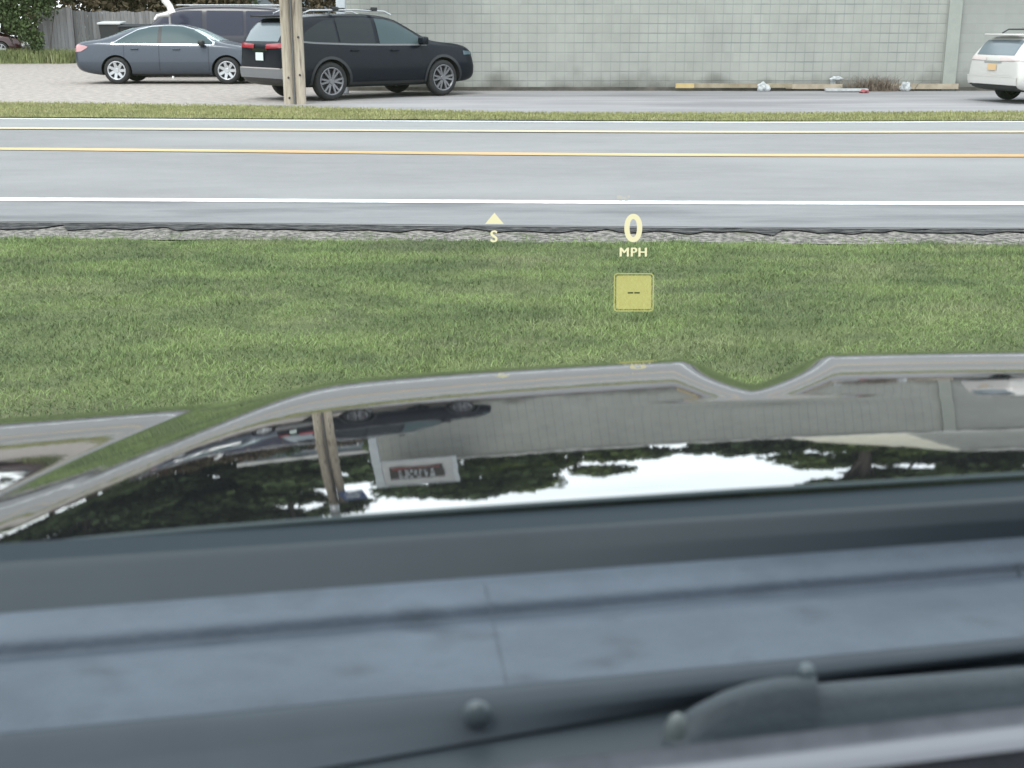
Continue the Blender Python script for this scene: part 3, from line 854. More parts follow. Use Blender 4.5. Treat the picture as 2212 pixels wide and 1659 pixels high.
def make_wheel(parent, loc, r, rr, side, spokes, double, wd=.22, al='alloy'):
    """tyre + rim + spokes; 'side' +1 faces +y"""
    h = wd / 2
    tyre = ring_profile('wheel', [(rr - .02, -h), (rr, -h), (r * .93, -h + .01), (r * .985, -h + .04), (r, -h + .07), (r, h - .07), (r * .985, h - .04), (r * .93, h - .01), (rr, h - .005), (rr - .012, h - .02), (rr - .02, h - .05)], M['rubber'], parent, loc, side)
    rim = ring_profile('rim', [(rr + .004, h - .004), (rr - .012, h + .002), (rr - .025, h - .01), (rr - .035, h - .06), (rr - .04, -h)], M[al], tyre, (0, 0, 0), side)
    bm = bmesh.new()
    for k in range(spokes):
        a0 = 2 * math.pi * k / spokes
        for da in ((-.13, .13) if double else (0,)):
            a = a0 + da
            w0 = .03 if double else .05; w1 = .026 if double else .045
            ca, sa = math.cos(a), math.sin(a)
            p0 = Vector((ca * .05, 0, sa * .05)); p1 = Vector((math.cos(a + da * .5) * (rr - .02), 0, math.sin(a + da * .5) * (rr - .02)))
            t_ = (p1 - p0).normalized(); q = Vector((-t_.z, 0, t_.x))
            vs = []
            for p, ww, y in ((p0, w0, h - .015), (p1, w1, h - .004)):
                for sg_, dy in ((-1, -.03), (-.7, 0), (.7, 0), (1, -.03)):
                    vs.append(bm.verts.new(p + q * ww * sg_ + Vector((0, (y + dy) * side, 0))))
            for i in range(3): bm.faces.new((vs[i], vs[i + 1], vs[i + 5], vs[i + 4]))
    bmesh.ops.create_cone(bm, segments=16, radius1=.065, radius2=.055, depth=.02, cap_ends=True, matrix=Matrix.Translation((0, (h - .01) * side, 0)) @ Matrix.Rotation(R(90), 4, 'X'))
    bmesh.ops.recalc_face_normals(bm, faces=bm.faces)
    from_bm('spokes', bm, M[al], tyre)
    bm = bmesh.new()
    bmesh.ops.create_cone(bm, segments=24, radius1=rr - .03, radius2=rr - .03, depth=.02, cap_ends=True, matrix=Matrix.Translation((0, (h - .1) * side, 0)) @ Matrix.Rotation(R(90), 4, 'X'))
    from_bm('brake_disc', bm, mat('disc', (.05, .05, .055), .5, .3), tyre)
    return tyre


def make_car(name, label, group, st, paint_m, wheels, r, rr, track, spokes, double, loc, yaw, scale=1.0, cat='car'):
    root = empty(name, loc, yaw, scale)
    tag(root, label, cat, group)
    V, F = car_body(st)
    body = mk('body', V, F, [paint_m, M['arch']], None, True)
    ss = body.modifiers.new('s', 'SUBSURF'); ss.levels = 2; ss.render_levels = 2
    full = bvh_of(body)
    bm = bmesh.new()
    for wx in wheels:
        for s in (1, -1):
            bmesh.ops.create_cone(bm, segments=48, radius1=r + .055, radius2=r + .055, depth=.62, cap_ends=True, matrix=Matrix.Translation((wx, s * (track / 2 + .12), r - .005)) @ Matrix.Rotation(R(90), 4, 'X'))
    cut = from_bm('cutter', bm, M['arch'])
    bo = body.modifiers.new('b', 'BOOLEAN'); bo.operation = 'DIFFERENCE'; bo.object = cut; bo.solver = 'EXACT'
    dg = bpy.context.evaluated_depsgraph_get()
    me = bpy.data.meshes.new_from_object(body.evaluated_get(dg))
    body.modifiers.clear()
    body.data = me
    bpy.data.objects.remove(cut)
    me.materials.clear(); me.materials.append(paint_m); me.materials.append(M['arch'])
    zmin = min(s_[1] for s_ in st)
    for p in me.polygons:
        c = p.center; dark = False
        for wx in wheels:
            d = math.hypot(c.x - wx, c.z - (r - .005))
            if d < r + .062 and (d < r + .05 or abs(math.hypot(p.normal.x, p.normal.z) - 1) < .05 and abs(d - (r + .055)) < .006): dark = True
        if p.normal.z < -.9 and c.z < .5: dark = True
        p.material_index = 1 if dark else 0
    me.shade_smooth()
    try: me.set_sharp_from_angle(angle=R(38))
    except Exception: pass
    body.parent = root
    for wx in wheels:
        for s in (1, -1): make_wheel(root, (wx, s * (track / 2), r), r, rr, s, spokes, double, al='dark_alloy' if double else 'alloy')
    return root, body, full


# --- grey sedan, nose to the right
sed = [(-2.41, .46, .60, .62, .68, .80, .66, .90, .55), (-2.36, .34, .74, .58, .82, .86, .76, 1.00, .64), (-2.2, .27, .83, .58, .885, .92, .82, 1.06, .66), (-1.9, .22, .87, .58, .91, .95, .85, 1.095, .68),
       (-1.72, .2, .87, .58, .915, .955, .86, 1.115, .66), (-1.3, .19, .87, .57, .915, .955, .86, 1.28, .60), (-.85, .19, .87, .57, .915, .95, .865, 1.42, .57), (-.3, .18, .87, .57, .915, .94, .87, 1.468, .57), (.15, .18, .87, .57, .915, .93, .87, 1.462, .58),
       (.55, .18, .87, .57, .915, .925, .87, 1.39, .60), (1.0, .18, .87, .57, .915, .92, .865, 1.17, .66), (1.3, .18, .87, .57, .915, .91, .86, 1.01, .74), (1.75, .19, .87, .56, .91, .86, .84, .95, .7), (2.1, .21, .84, .54, .88, .80, .79, .87, .62), (2.3, .24, .76, .5, .80, .70, .7, .77, .52), (2.38, .3, .62, .45, .68, .6, .6, .67, .45)]
SX = gnd(352, 181)
sedan_x = (gnd(253, 181).x + gnd(494, 181).x) / 2
car, body, bv = make_car('sedan', 'dark grey four door sedan parked side on in front of the dark van', 'cars parked in the lot', sed, M['grey_paint'], (-1.33, 1.445), .33, .225, 1.60, 7, False, (sedan_x - .057, gnd(352, 181).y + .9, 0), 0, 1.02)
dlo_t = curve([(-1.38, .995), (-1.1, 1.16), (-.8, 1.31), (-.45, 1.385), (0, 1.405), (.3, 1.39), (.6, 1.31), (.9, 1.15), (1.12, 1.0)])
dlo_b = curve([(-1.38, .985), (-.8, .985), (0, .975), (1.12, .965)])
def wins(x0, x1): return lambda u: (x0 + (x1 - x0) * u, dlo_b(x0 + (x1 - x0) * u), max(dlo_t(x0 + (x1 - x0) * u), dlo_b(x0 + (x1 - x0) * u) + .004))
dlo2 = lambda x0, x1, e: (lambda u: (x0 + (x1 - x0) * u, dlo_b(x0 + (x1 - x0) * u) - e, max(dlo_t(x0 + (x1 - x0) * u), dlo_b(x0 + (x1 - x0) * u)) + e))
conform('window_trim', bv, dlo2(-1.43, 1.15, .022), 'side', M['chrome'], car, .004, 40, 4, True)
for s_ in (-1, 1):
    def one(x0, x1, nm, m, off=.009):
        f = wins(x0, x1)
        V = []; 
        o = conform(nm, bv, f, 'side', m, car, off, 20, 6, True)
        return o
one(-1.36, -.27, 'rear_side_window', M['glass_teal_lit']); one(-.19, 1.1, 'front_side_window', M['glass_teal_lit'])
conform('pillar', bv, wins(-.28, -.18), 'side', M['black_plastic'], car, .010, 4, 4, True)
conform('windshield', bv, lambda u: (.62 + .62 * u, -.60 - .1 * u, .60 + .1 * u), 'top', M['glass_pale'], car, .006, 12, 16)
conform('rear_window', bv, lambda u: (-1.68 + .75 * u, -.58 + .04 * u, .58 - .04 * u), 'top', M['glass_pale'], car, .006, 12, 16)
tl = curve([(-2.42, .9), (-2.3, .98), (-2.1, .955), (-1.97, .9)]); tb = curve([(-2.42, .72), (-2.2, .74), (-1.97, .87)])
conform('tail_light', bv, lambda u: (-2.385 + .36 * u, tb(-2.385 + .36 * u) + .05, tl(-2.385 + .36 * u) - .02), 'side', M['pink_lens'], car, .012, 14, 5, True)
conform('tail_light', bv, lambda u: (.38 + .36 * u, .74, .92), 'rear', M['pink_lens'], car, .012, 8, 5, True)
conform('headlight', bv, lambda u: (1.98 + .34 * u, .62 + .02 * u, .76 - .06 * u), 'side', M['clear_lens'], car, .01, 12, 4, True)
conform('turn_signal', bv, lambda u: (1.9 + .14 * u, .69, .74), 'side', M['orange_lens'], car, .012, 6, 3, True)
for xd in (-.24, 1.0, -1.12):
    conform('door_gap', bv, lambda u: (xd + .008 * u + 0, .33, .96), 'side', M['arch'], car, .003, 1, 14, True)
conform('sill_trim', bv, lambda u: (-.95 + 1.95 * u, .20, .245), 'side', M['black_plastic'], car, .006, 20, 2, True)
def handles(x, z, y, m, car):
    for s in (1, -1):
        bm = bmesh.new(); add_box(bm, (x, s * y, z), (.19, .035, .03), bev=.01); from_bm('door_handle', bm, m, car)
handles(-.85, .86, .905, M['grey_paint'], car); handles(.2, .85, .905, M['grey_paint'], car)
for s in (1, -1):
    bm = bmesh.new(); add_box(bm, (.86, s * .97, 1.0), (.15, .2, .14), bev=.045); add_box(bm, (.88, s * .86, .96), (.06, .14, .05), bev=.01)
    from_bm('wing_mirror', bm, M['black_plastic'], car, True)

# --- black SUV, tail towards the road
suv = [(-2.44, .52, .70, .66, .78, .90, .70, 1.02, .6), (-2.41, .38, .82, .62, .90, 1.02, .84, 1.14, .72), (-2.34, .33, .88, .66, .94, 1.08, .88, 1.26, .74), (-2.2, .30, .90, .68, .955, 1.10, .895, 1.52, .70), (-2.06, .28, .91, .68, .96, 1.10, .90, 1.645, .68), (-1.85, .26, .91, .68, .963, 1.10, .90, 1.69, .67),
       (-1.3, .25, .91, .68, .965, 1.09, .905, 1.72, .66), (-.6, .24, .91, .66, .955, 1.07, .905, 1.73, .66), (0, .24, .91, .66, .955, 1.06, .905, 1.72, .66), (.45, .24, .91, .66, .955, 1.055, .905, 1.66, .66), (.85, .24, .91, .66, .957, 1.05, .90, 1.44, .70), (1.2, .24, .91, .66, .96, 1.045, .90, 1.22, .76),
       (1.4, .25, .91, .66, .963, 1.05, .90, 1.16, .80), (1.85, .26, .91, .68, .965, 1.03, .89, 1.13, .78), (2.18, .28, .90, .68, .95, .99, .87, 1.08, .74), (2.36, .31, .86, .66, .91, .92, .82, 1.00, .68), (2.43, .36, .80, .62, .84, .82, .76, .90, .6), (2.46, .44, .7, .6, .74, .74, .68, .80, .5)]


def dress_suv(car, bv, paint_m, glass, front_glass, lens, plate_m, bump_m, trim_m):
    T = curve([(-2.02, 1.2), (-1.8, 1.38), (-1.45, 1.55), (-1.0, 1.615), (-.3, 1.63), (.15, 1.60), (.45, 1.52), (.8, 1.34), (1.1, 1.13)])
    B = curve([(-2.02, 1.185), (-1.6, 1.155), (-.8, 1.125), (0, 1.11), (1.1, 1.10)])
    W = lambda x0, x1, e=0: (lambda u: (x0 + (x1 - x0) * u, B(x0 + (x1 - x0) * u) - e, max(T(x0 + (x1 - x0) * u), B(x0 + (x1 - x0) * u) + .005) + e))
    BT = lambda x0, x1: (lambda u: (x0 + (x1 - x0) * u, B(x0 + (x1 - x0) * u) - .035, B(x0 + (x1 - x0) * u)))
    conform('window_trim', bv, BT(-2.0, 1.1), 'side', trim_m, car, .006, 40, 2, True)
    conform('quarter_window', bv, W(-1.98, -1.12), 'side', glass, car, .008, 16, 6, True)
    conform('rear_side_window', bv, W(-1.07, -.2), 'side', glass, car, .008, 16, 6, True)
    conform('front_side_window', bv, W(-.1, 1.06), 'side', front_glass, car, .008, 20, 6, True)
    conform('windshield', bv, lambda u: (.5 + .75 * u, -.62 - .1 * u, .62 + .1 * u), 'top', glass, car, .006, 12, 16)
    conform('rear_window', bv, lambda u: (-.66 + 1.32 * u, 1.17, 1.53), 'rear', M['glass_rear_sky'], car, .008, 20, 10)
    tlo = lambda u: (.24 + .62 * u, 1.03 + .02 * u, 1.115 + .03 * u)
    conform('tail_light', bv, tlo, 'rear', lens, car, .016, 14, 4, True)
    conform('tail_light', bv, lambda u: (-2.37 + .34 * u, 1.03 + .05 * u, 1.14 - .02 * u), 'side', lens, car, .012, 10, 4, True)
    conform('tailgate_trim', bv, lambda u: (-.3 + .6 * u, .985, 1.03), 'rear', M['chrome'], car, .014, 10, 2)
    conform('number_plate', bv, lambda u: (-.155 + .31 * u, .80, .955), 'rear', plate_m, car, .02, 4, 4)
    conform('bumper', bv, lambda u: (-.86 + 1.72 * u, .46, .64), 'rear', bump_m, car, .03, 24, 4)
    conform('bumper_edge', bv, lambda u: (-.88 + 1.76 * u, .64, .665), 'rear', M['chrome'] if bump_m is not paint_m else paint_m, car, .034, 24, 2)
    conform('bumper_reflector', bv, lambda u: (.55 + .22 * u, .5, .53), 'rear', M['red_lens'], car, .02, 4, 2, True)
    conform('lower_valance', bv, lambda u: (-.84 + 1.68 * u, .3, .455), 'rear', M['black_plastic'], car, .006, 20, 4)
    conform('sill_trim', bv, lambda u: (-.9 + 1.9 * u, .255, .36), 'side', M['black_plastic'], car, .006, 20, 2, True)
    for xd in (-.15, .95, -1.1):
        conform('door_gap', bv, lambda u: (xd + .008 * u, .40, 1.09), 'side', M['arch'], car, .003, 1, 14, True)
    conform('headlight', bv, lambda u: (2.08 + .3 * u, .86 + .0 * u, .95 - .03 * u), 'side', M['glass_pale2'], car, .01, 12, 4, True)
    conform('grille', bv, lambda u: (-.6 + 1.2 * u, .42, .78), 'front', M['black_plastic'], car, .01, 16, 6)
    for wx in (-1.345, 1.505):
        for sg in (1, -1):
            V = []; F = []
            for i in range(29):
                a = R(-8 + 196 * i / 28)
                for r_ in (.443, .50):
                    hit, nn, _, _ = bv.ray_cast(Vector((wx + r_ * math.cos(a), 3 * sg, .38 + r_ * math.sin(a))), Vector((0, -sg, 0)))
                    if hit is None: hit = Vector((wx + r_ * math.cos(a), .93 * sg, .38 + r_ * math.sin(a))); nn = Vector((0, sg, 0))
                    V.append(hit + Vector((0, sg * .014, 0)))
            for i in range(28): F.append((2 * i, 2 * i + 1, 2 * i + 3, 2 * i + 2) if sg < 0 else (2 * i, 2 * i + 2, 2 * i + 3, 2 * i + 1))
            mk('wheel_arch_trim', V, F, M['arch_trim'] if bump_m is not paint_m else paint_m, car, True)
    for x, z in ((-.75, .99), (.25, .98)):
        handles(x, z, .945, paint_m, car)
    bm = bmesh.new(); add_box(bm, (-2.16, 0, 1.665), (.26, 1.22, .045), bev=.018); from_bm('spoiler', bm, paint_m, car, True)
    for s in (1, -1):
        bm = bmesh.new(); add_box(bm, (.92, s * 1.02, 1.17), (.16, .22, .17), bev=.05); add_box(bm, (.94, s * .92, 1.12), (.07, .12, .05), bev=.01)
        from_bm('wing_mirror', bm, paint_m, car, True)


suv_c = gnd(717, 217)
YAW = R(40)
rx_, ry_ = suv_c.x, suv_c.y
# near rear wheel (right side, y = -track/2) is the anchor
lx_, ly_ = -1.345, -.93
ox = rx_ - (lx_ * math.cos(YAW) - ly_ * math.sin(YAW)); oy = ry_ - (lx_ * math.sin(YAW) + ly_ * math.cos(YAW))
car, body, bv = make_car('suv', 'black SUV with its tail towards the road, parked beside the block building', 'cars parked in the lot', suv, M['black_paint'], (-1.345, 1.505), .385, .275, 1.68, 6, True, (ox, oy, 0), YAW, .985)
dress_suv(car, bv, M['black_paint'], M['glass_dark'], M['glass_teal_lit'], M['red_lens'], M['plate_white'], M['grey_plastic'], M['grey_plastic'])
for s in (1, -1):
    bm = bmesh.new(); add_tube(bm, [(-1.75, s * .6, 1.72), (-1.6, s * .61, 1.775), (-.5, s * .615, 1.79), (.2, s * .61, 1.765), (.38, s * .6, 1.70)], [.016] * 5, 8)
    from_bm('roof_rail', bm, M['alloy'], car, True)
for xx_ in (-1.0, -.05):
    bm = bmesh.new(); add_box(bm, (xx_, 0, 1.80), (.06, 1.3, .03), bev=.01)
    for s in (1, -1): add_box(bm, (xx_, s * .62, 1.81), (.14, .07, .075), bev=.02)
    from_bm('rack_bar', bm, M['black_plastic'], car)

# --- white SUV on the right, seen from behind
sw = gnd(2170, 214)
WYAW = R(16)
WS = .87
lx_, ly_ = -1.345 * WS, .90 * WS
oxw = sw.x - (lx_ * math.cos(WYAW) - ly_ * math.sin(WYAW)); oyw = sw.y - (lx_ * math.sin(WYAW) + ly_ * math.cos(WYAW))
car, body, bv = make_car('suv', 'white SUV seen from behind at the right edge of the photo', 'cars parked in the lot', suv, M['white_car'], (-1.345, 1.505), .34, .23, 1.60, 5, False, (oxw, oyw, 0), WYAW, WS)
car.scale.z = WS * .89
dress_suv(car, bv, M['white_car'], M['glass_pale2'], M['glass_teal_lit'], M['glare_lens'], M['plate_tan'], M['white_car'], M['black_plastic'])
for s in (1, -1):
    bm = bmesh.new(); add_tube(bm, [(-1.85, s * .55, 1.70), (-1.7, s * .55, 1.79), (.1, s * .56, 1.79), (.25, s * .56, 1.71)], [.02] * 4, 8)
    from_bm('roof_rail', bm, M['black_plastic'], car, True)
for xx_ in (-1.25, -.3):
    bm = bmesh.new(); add_box(bm, (xx_, 0, 1.83), (.05, 1.3, .035), bev=.01)
    from_bm('rack_bar', bm, M['chrome'], car)

# --- dark van behind the sedan, nose to the left
van = [(-2.55, .45, .85, .7, .92, 1.05, .86, 1.3, .8), (-2.52, .32, .93, .7, .98, 1.08, .93, 1.7, .84), (-2.35, .28, .95, .7, 1.0, 1.08, .96, 1.86, .82), (-1.8, .26, .96, .7, 1.0, 1.08, .96, 1.93, .82), (-.8, .26, .96, .7, 1.0, 1.08, .96, 1.96, .82), (.3, .26, .96, .7, 1.0, 1.08, .96, 1.95, .80),
       (.85, .26, .96, .7, 1.0, 1.08, .95, 1.90, .78), (1.2, .26, .96, .7, 1.0, 1.07, .94, 1.66, .80), (1.55, .26, .96, .7, 1.0, 1.06, .92, 1.38, .80), (1.85, .28, .95, .7, .98, 1.02, .9, 1.18, .76), (2.3, .3, .92, .66, .95, .95, .86, 1.06, .7), (2.6, .32, .88, .62, .9, .86, .8, .95, .62), (2.72, .4, .74, .6, .78, .74, .68, .82, .5)]
vy = 37.2
vx = at(345, 30, vy).x
car, body, bv = make_car('van', 'dark purple grey passenger van parked behind the grey sedan', 'cars parked in the lot', van, M['van_paint'], (-1.6, 1.75), .36, .22, 1.74, 5, False, (vx + 1.15, vy + 1, 0), R(180), 1.03, 'van')
VT = curve([(-2.4, 1.78), (.5, 1.80), (.95, 1.72), (1.35, 1.32), (1.6, 1.16)]); VB = lambda x: 1.14
for nm, x0, x1 in (('cargo_window', -2.3, -1.25), ('rear_side_window', -1.17, -.15), ('front_side_window', -.02, 1.35)):
    conform(nm, bv, lambda u: (x0 + (x1 - x0) * u, VB(0), VT(x0 + (x1 - x0) * u)), 'side', M['glass_van'], car, .008, 18, 6, True)
conform('windshield', bv, lambda u: (.98 + .7 * u, -.72, .72), 'top', M['glass_pale'], car, .006, 12, 16)
conform('rear_window', bv, lambda u: (-.7 + 1.4 * u, 1.15, 1.68), 'rear', M['glass_van'], car, .008, 12, 8)
conform('tail_light', bv, lambda u: (.78 + .12 * u, .95, 1.35), 'rear', M['red_lens'], car, .012, 3, 6, True)
conform('headlight', bv, lambda u: (2.2 + .35 * u, .72, .86), 'side', M['clear_lens'], car, .01, 8, 4, True)
for xd in (-1.21, -.09, 1.2): conform('door_gap', bv, lambda u: (xd + .01 * u, .35, 1.1), 'side', M['arch'], car, .003, 1, 10, True)
for s in (1, -1):
    bm = bmesh.new(); add_box(bm, (-.8, s * .76, 1.945), (3.0, .05, .03), bev=.01); from_bm('roof_rail', bm, M['alloy'], car)
    bm = bmesh.new(); add_box(bm, (1.25, s * 1.12, 1.28), (.16, .2, .26), bev=.05); add_box(bm, (1.25, s * 1.0, 1.22), (.07, .14, .05), bev=.01)
    from_bm('wing_mirror', bm, M['black_plastic'], car, True)

# --- bins by the fence
for k, (px_, w_, lid, lb) in enumerate(((242, .8, (.5, .52, .53), 'dark wheelie bin with a pale lid in front of the fence'), (300, 1.3, (.03, .035, .04), 'wide black wheelie bin with a black lid between the pale lidded bin and the van'))):
    y0 = FY - 4; x0 = at(px_, 60, y0).x
    rt = empty('wheelie_bin', (x0, y0, 0)); tag(rt, lb, 'bin', 'wheelie bins at the fence')
    bm = bmesh.new()
    hh = 1.48 if k == 0 else 1.38
    v = [bm.verts.new(p) for p in ((-w_ * .38, -.25, .06), (w_ * .38, -.25, .06), (w_ * .38, .25, .06), (-w_ * .38, .25, .06), (-w_ / 2, -.34, hh), (w_ / 2, -.34, hh), (w_ / 2, .34, hh), (-w_ / 2, .34, hh))]
    for q in ((3, 2, 1, 0), (4, 5, 6, 7), (0, 1, 5, 4), (1, 2, 6, 5), (2, 3, 7, 6), (3, 0, 4, 7)): bm.faces.new([v[i] for i in q])
    bmesh.ops.bevel(bm, geom=bm.edges[:], offset=.03, segments=2, affect='EDGES')
    from_bm('bin_body', bm, M['black_plastic'], rt)
    bm = bmesh.new(); add_box(bm, (0, -.02, hh + .04), (w_ + .06, .76, .07), rx=R(4), bev=.025); add_box(bm, (0, .37, hh + .02), (w_ * .7, .05, .05), bev=.01)
    from_bm('lid', bm, mat('lid', lid, .5), rt)
    for s in (1, -1):
        bm = bmesh.new(); bmesh.ops.create_cone(bm, segments=20, radius1=.11, radius2=.11, depth=.05, cap_ends=True, matrix=Matrix.Translation((s * w_ * .4, .27, .11)) @ Matrix.Rotation(R(90), 4, 'Y'))
        from_bm('wheel', bm, M['rubber'], rt)

# white bent arm shape standing up beside the van roof
wy_ = 36.6
rt = empty('white_bent_arm', (at(358, 60, wy_).x, wy_, 0)); tag(rt, 'white bent metal arm on a thin post rising beside the roof of the dark van', 'metal arm')
WM = mat('white_metal', (.7, .69, .68), .35)
part('arm', lambda bm: add_tube(bm, [at(334, 42, wy_), at(340, 34, wy_), at(350, 32, wy_), at(364, 30, wy_), at(371, 22, wy_)], [.03, .05, .055, .08, .07], 10), WM, rt, True)
part('upper_arm', lambda bm: add_tube(bm, [at(372, 28, wy_), at(366, 12, wy_), at(356, 0, wy_), at(350, -10, wy_)], [.1, .09, .1, .07], 10), WM, rt, True)
part('post', lambda bm: add_tube(bm, [at(366, 30, wy_), at(366, 30, wy_) * 1 - Vector((0, 0, 1.0)), Vector((at(366, 60, wy_).x, wy_, 0))], [.03] * 3, 8), WM, rt, True)

# small red car glimpsed beyond the bush
car, body, bv = make_car('hatchback', 'dark red car half hidden behind the bush at the far left', 'cars parked in the lot', sed, paint('red_paint', (.035, .005, .007)), (-1.33, 1.445), .33, .225, 1.6, 5, False, (at(-58, 60, 62).x, 62, 0), R(5), 1.0)
conform('front_side_window', bv, wins(-.19, 1.1), 'side', M['glass_dark'], car, .009, 20, 6, True)
conform('rear_side_window', bv, wins(-1.36, -.27), 'side', M['glass_dark'], car, .009, 20, 6, True)

# ------------------------------------------------------------------ litter along the wall
def litter(name, label, cat, x, y, fn, m, group=None):
    p = gnd(x, y); p.y = min(p.y, WY - .25)
    bm = bmesh.new(); fn(bm)
    o = from_bm(name, bm, m); o.location = (p.x, p.y, 0)
    return tag(o, label, cat, group)


tan = nmat('old_board', (.24, .20, .14), (.34, .29, .21), 4, .8)
pale = nmat('pale_board', (.3, .25, .19), (.42, .36, .28), 4, .8)
litter('plank', 'yellowish plank end lying farthest left at the foot of the wall', 'plank', 1478, 196, lambda bm: add_box(bm, (0, 0, .12), (.42, .1, .1), rz=R(2)), nmat('fresh_board', (.45, .34, .16), (.55, .43, .22), 4, .7), 'boards along the wall')
litter('plank', 'long tan board lying along the foot of the wall', 'plank', 1600, 195, lambda bm: add_box(bm, (0, .08, .12), (2.3, .05, .1), rz=R(.4)), tan, 'boards along the wall')
litter('plank', 'pale tan board farther right, towards the dead weeds', 'plank', 1755, 195, lambda bm: add_box(bm, (0, .1, .1), (1.3, .05, .11), rz=R(-1)), pale, 'boards along the wall')
litter('plank', 'dull tan board between the dead weeds and the pilaster', 'plank', 1985, 195, lambda bm: add_box(bm, (0, .1, .1), (1.7, .05, .12)), pale, 'boards along the wall')
wp = nmat('white_scrap', (.36, .38, .39), (.52, .54, .55), 8, .6)


def crumple(sx, sy, sz, seed):
    def f(bm):
        r = bmesh.ops.create_icosphere(bm, subdivisions=3, radius=.5)
        for v in r['verts']:
            k = 1 + .55 * noise.noise(v.co * 3.1 + Vector((seed, 0, 0)))
            v.co = Vector((v.co.x * sx * k, v.co.y * sy * k, max(0, (v.co.z * k + .35) * sz)))
    return f


litter('paper_scrap', 'small white paper scrap above the long tan board', 'litter', 1640, 194, lambda bm: [crumple(.3, .15, .22, 1)(bm)], wp, 'white litter by the wall')
litter('paper_bag', 'white bag leaning on the wall above the flat white slab', 'litter', 1806, 196, lambda bm: (crumple(.26, .1, .11, 2)(bm), bmesh.ops.translate(bm, verts=bm.verts, vec=(0, .1, .24)), add_box(bm, (-.05, .16, .13), (.12, .02, .26), rx=R(-12))), wp, 'white litter by the wall')
litter('white_slab', 'flat white slab lying left of the dead weeds', 'slab', 1828, 198, lambda bm: add_box(bm, (0, 0, .05), (.95, .2, .045), rz=R(-3)), wp)
litter('paper_scrap', 'white crumpled cup right of the dead weeds', 'litter', 1948, 195, lambda bm: [crumple(.24, .16, .24, 5)(bm)], wp, 'white litter by the wall')
litter('red_scrap', 'small reddish scrap on the asphalt below the dead weeds', 'litter', 1866, 200, lambda bm: [crumple(.2, .2, .08, 4)(bm)], mat('red_scrap', (.3, .08, .09), .6))
cen = gnd(1888, 196)
n = 700
rs3 = np.random.RandomState(5)
bl = blades('dead_weeds', np.stack([cen.x + .42 * rs3.randn(n) * .8, np.full(n, WY - .22) + .1 * rs3.randn(n), np.zeros(n)], 1), .06, .42, .012, nmat('dead', (.13, .10, .08), (.22, .175, .14), 6, .9), 9, 1.3, label='clump of dead brown weeds at the foot of the wall')
bl['category'] = 'weeds'


# ------------------------------------------------------------------ the car we look out of: hood, cowl, wiper, windshield, dash, head-up display
host = empty('observer_car', (.4, 0, 0))
tag(host, 'glossy black car with a sculpted hood seen from its own front seat', 'car')
HO = host.location.copy()


def hmesh(name, V, F, m, smooth=True, parent=host):
    o = mk(name, [Vector(v) - HO for v in V], F, m, parent, smooth)
    return o


M['hood_paint'] = mat('hood_paint', (.009, .0095, .010), .028, 0, coat=0, ior=2.9, spec=.5)
HT = M['hood_paint'].node_tree
bn = HT.nodes.new('ShaderNodeTexNoise'); bn.inputs['Scale'].default_value = 55; bn.inputs['Detail'].default_value = 2
bt = HT.nodes.new('ShaderNodeTexCoord'); bb = HT.nodes.new('ShaderNodeBump'); bb.inputs['Strength'].default_value = .04; bb.inputs['Distance'].default_value = .001
HT.links.new(bt.outputs['Object'], bn.inputs['Vector']); HT.links.new(bn.outputs['Fac'], bb.inputs['Height']); HT.links.new(bb.outputs[0], HT.nodes['Principled BSDF'].inputs['Normal'])

# downward slope of the hood (degrees) against distance ahead of the windshield
ALP = [(.60, .8), (.80, 1.3), (.92, 1.9), (1.0, 2.82), (1.042, 3.91), (1.091, 4.99), (1.148, 6.07), (1.216, 7.07), (1.298, 7.85), (1.397, 8.49), (1.521, 9.14), (1.681, 9.72), (1.816, 10.27), (1.901, 10.9), (1.97, 11.9), (2.03, 13.2), (2.08, 15.5), (2.12, 20), (2.18, 32), (2.25, 48), (2.4, 70), (2.8, 78)]
gv = np.arange(.6, 2.8, .004)
ga = np.interp(gv, [p[0] for p in ALP], [p[1] for p in ALP])
ker = np.exp(-.5 * (np.arange(-20, 21) * .004 / .018) ** 2); ker /= ker.sum()
ga = np.convolve(np.pad(ga, 20, 'edge'), ker, 'valid')
gz = -np.cumsum(np.tan(np.radians(ga))) * .004
Z0 = 1.0974
gz = gz - np.interp(1.0, gv, gz) + Z0
HT_ = .024          # sideways rise per metre
HSW = .05           # sweep of the hood lines
XC = .40            # car centre line


def sst(x, a, b):
    t_ = np.clip((x - a) / (b - a), 0, 1)
    return t_ * t_ * (3 - 2 * t_)


def softramp(s, r):      # 0 for s<0, s for s>0, rounded with radius r
    return .5 * (s + np.sqrt(s * s + r * r)) - .5 * r


def hood_z(X, Y):
    U = X - XC
    au = np.abs(U)
    V = Y - HSW * X + .06 * (np.minimum(au, .8) ** 2 - .16)
    z = np.interp(V, gv, gz) + HT_ * X - .012 * (np.minimum(au, .85) ** 2 - .16)
    # shoulder: the raised dome drops to the fender
    us = .815 - .105 * (Y - .96)
    s = au - us
    z = z - (.235 - .07 * (Y - .96)) * (softramp(s, .05) - softramp(s - .18, .012)) - .035 * softramp(s - .19, .01)
    # V-shaped dip between the two raised halves, deepening towards the nose
    q = softramp(Y - 1.475, .010)
    dep = .036 * q + .105 * q * q
    wd = .105 + .024 * sst(Y, 1.50, 1.95)
    xc = .402 + .20 * (Y - 2.0)
    tri = softramp(1 - np.sqrt((X - xc) ** 2 + .004 ** 2) / wd, .012)
    z = z - dep * np.maximum(tri, 0) ** 1.4 * 1.16
    z = z + .0016 * np.exp(-((Y - 1.435) / .030) ** 2 - ((X - .31) / .12) ** 2)
    return z


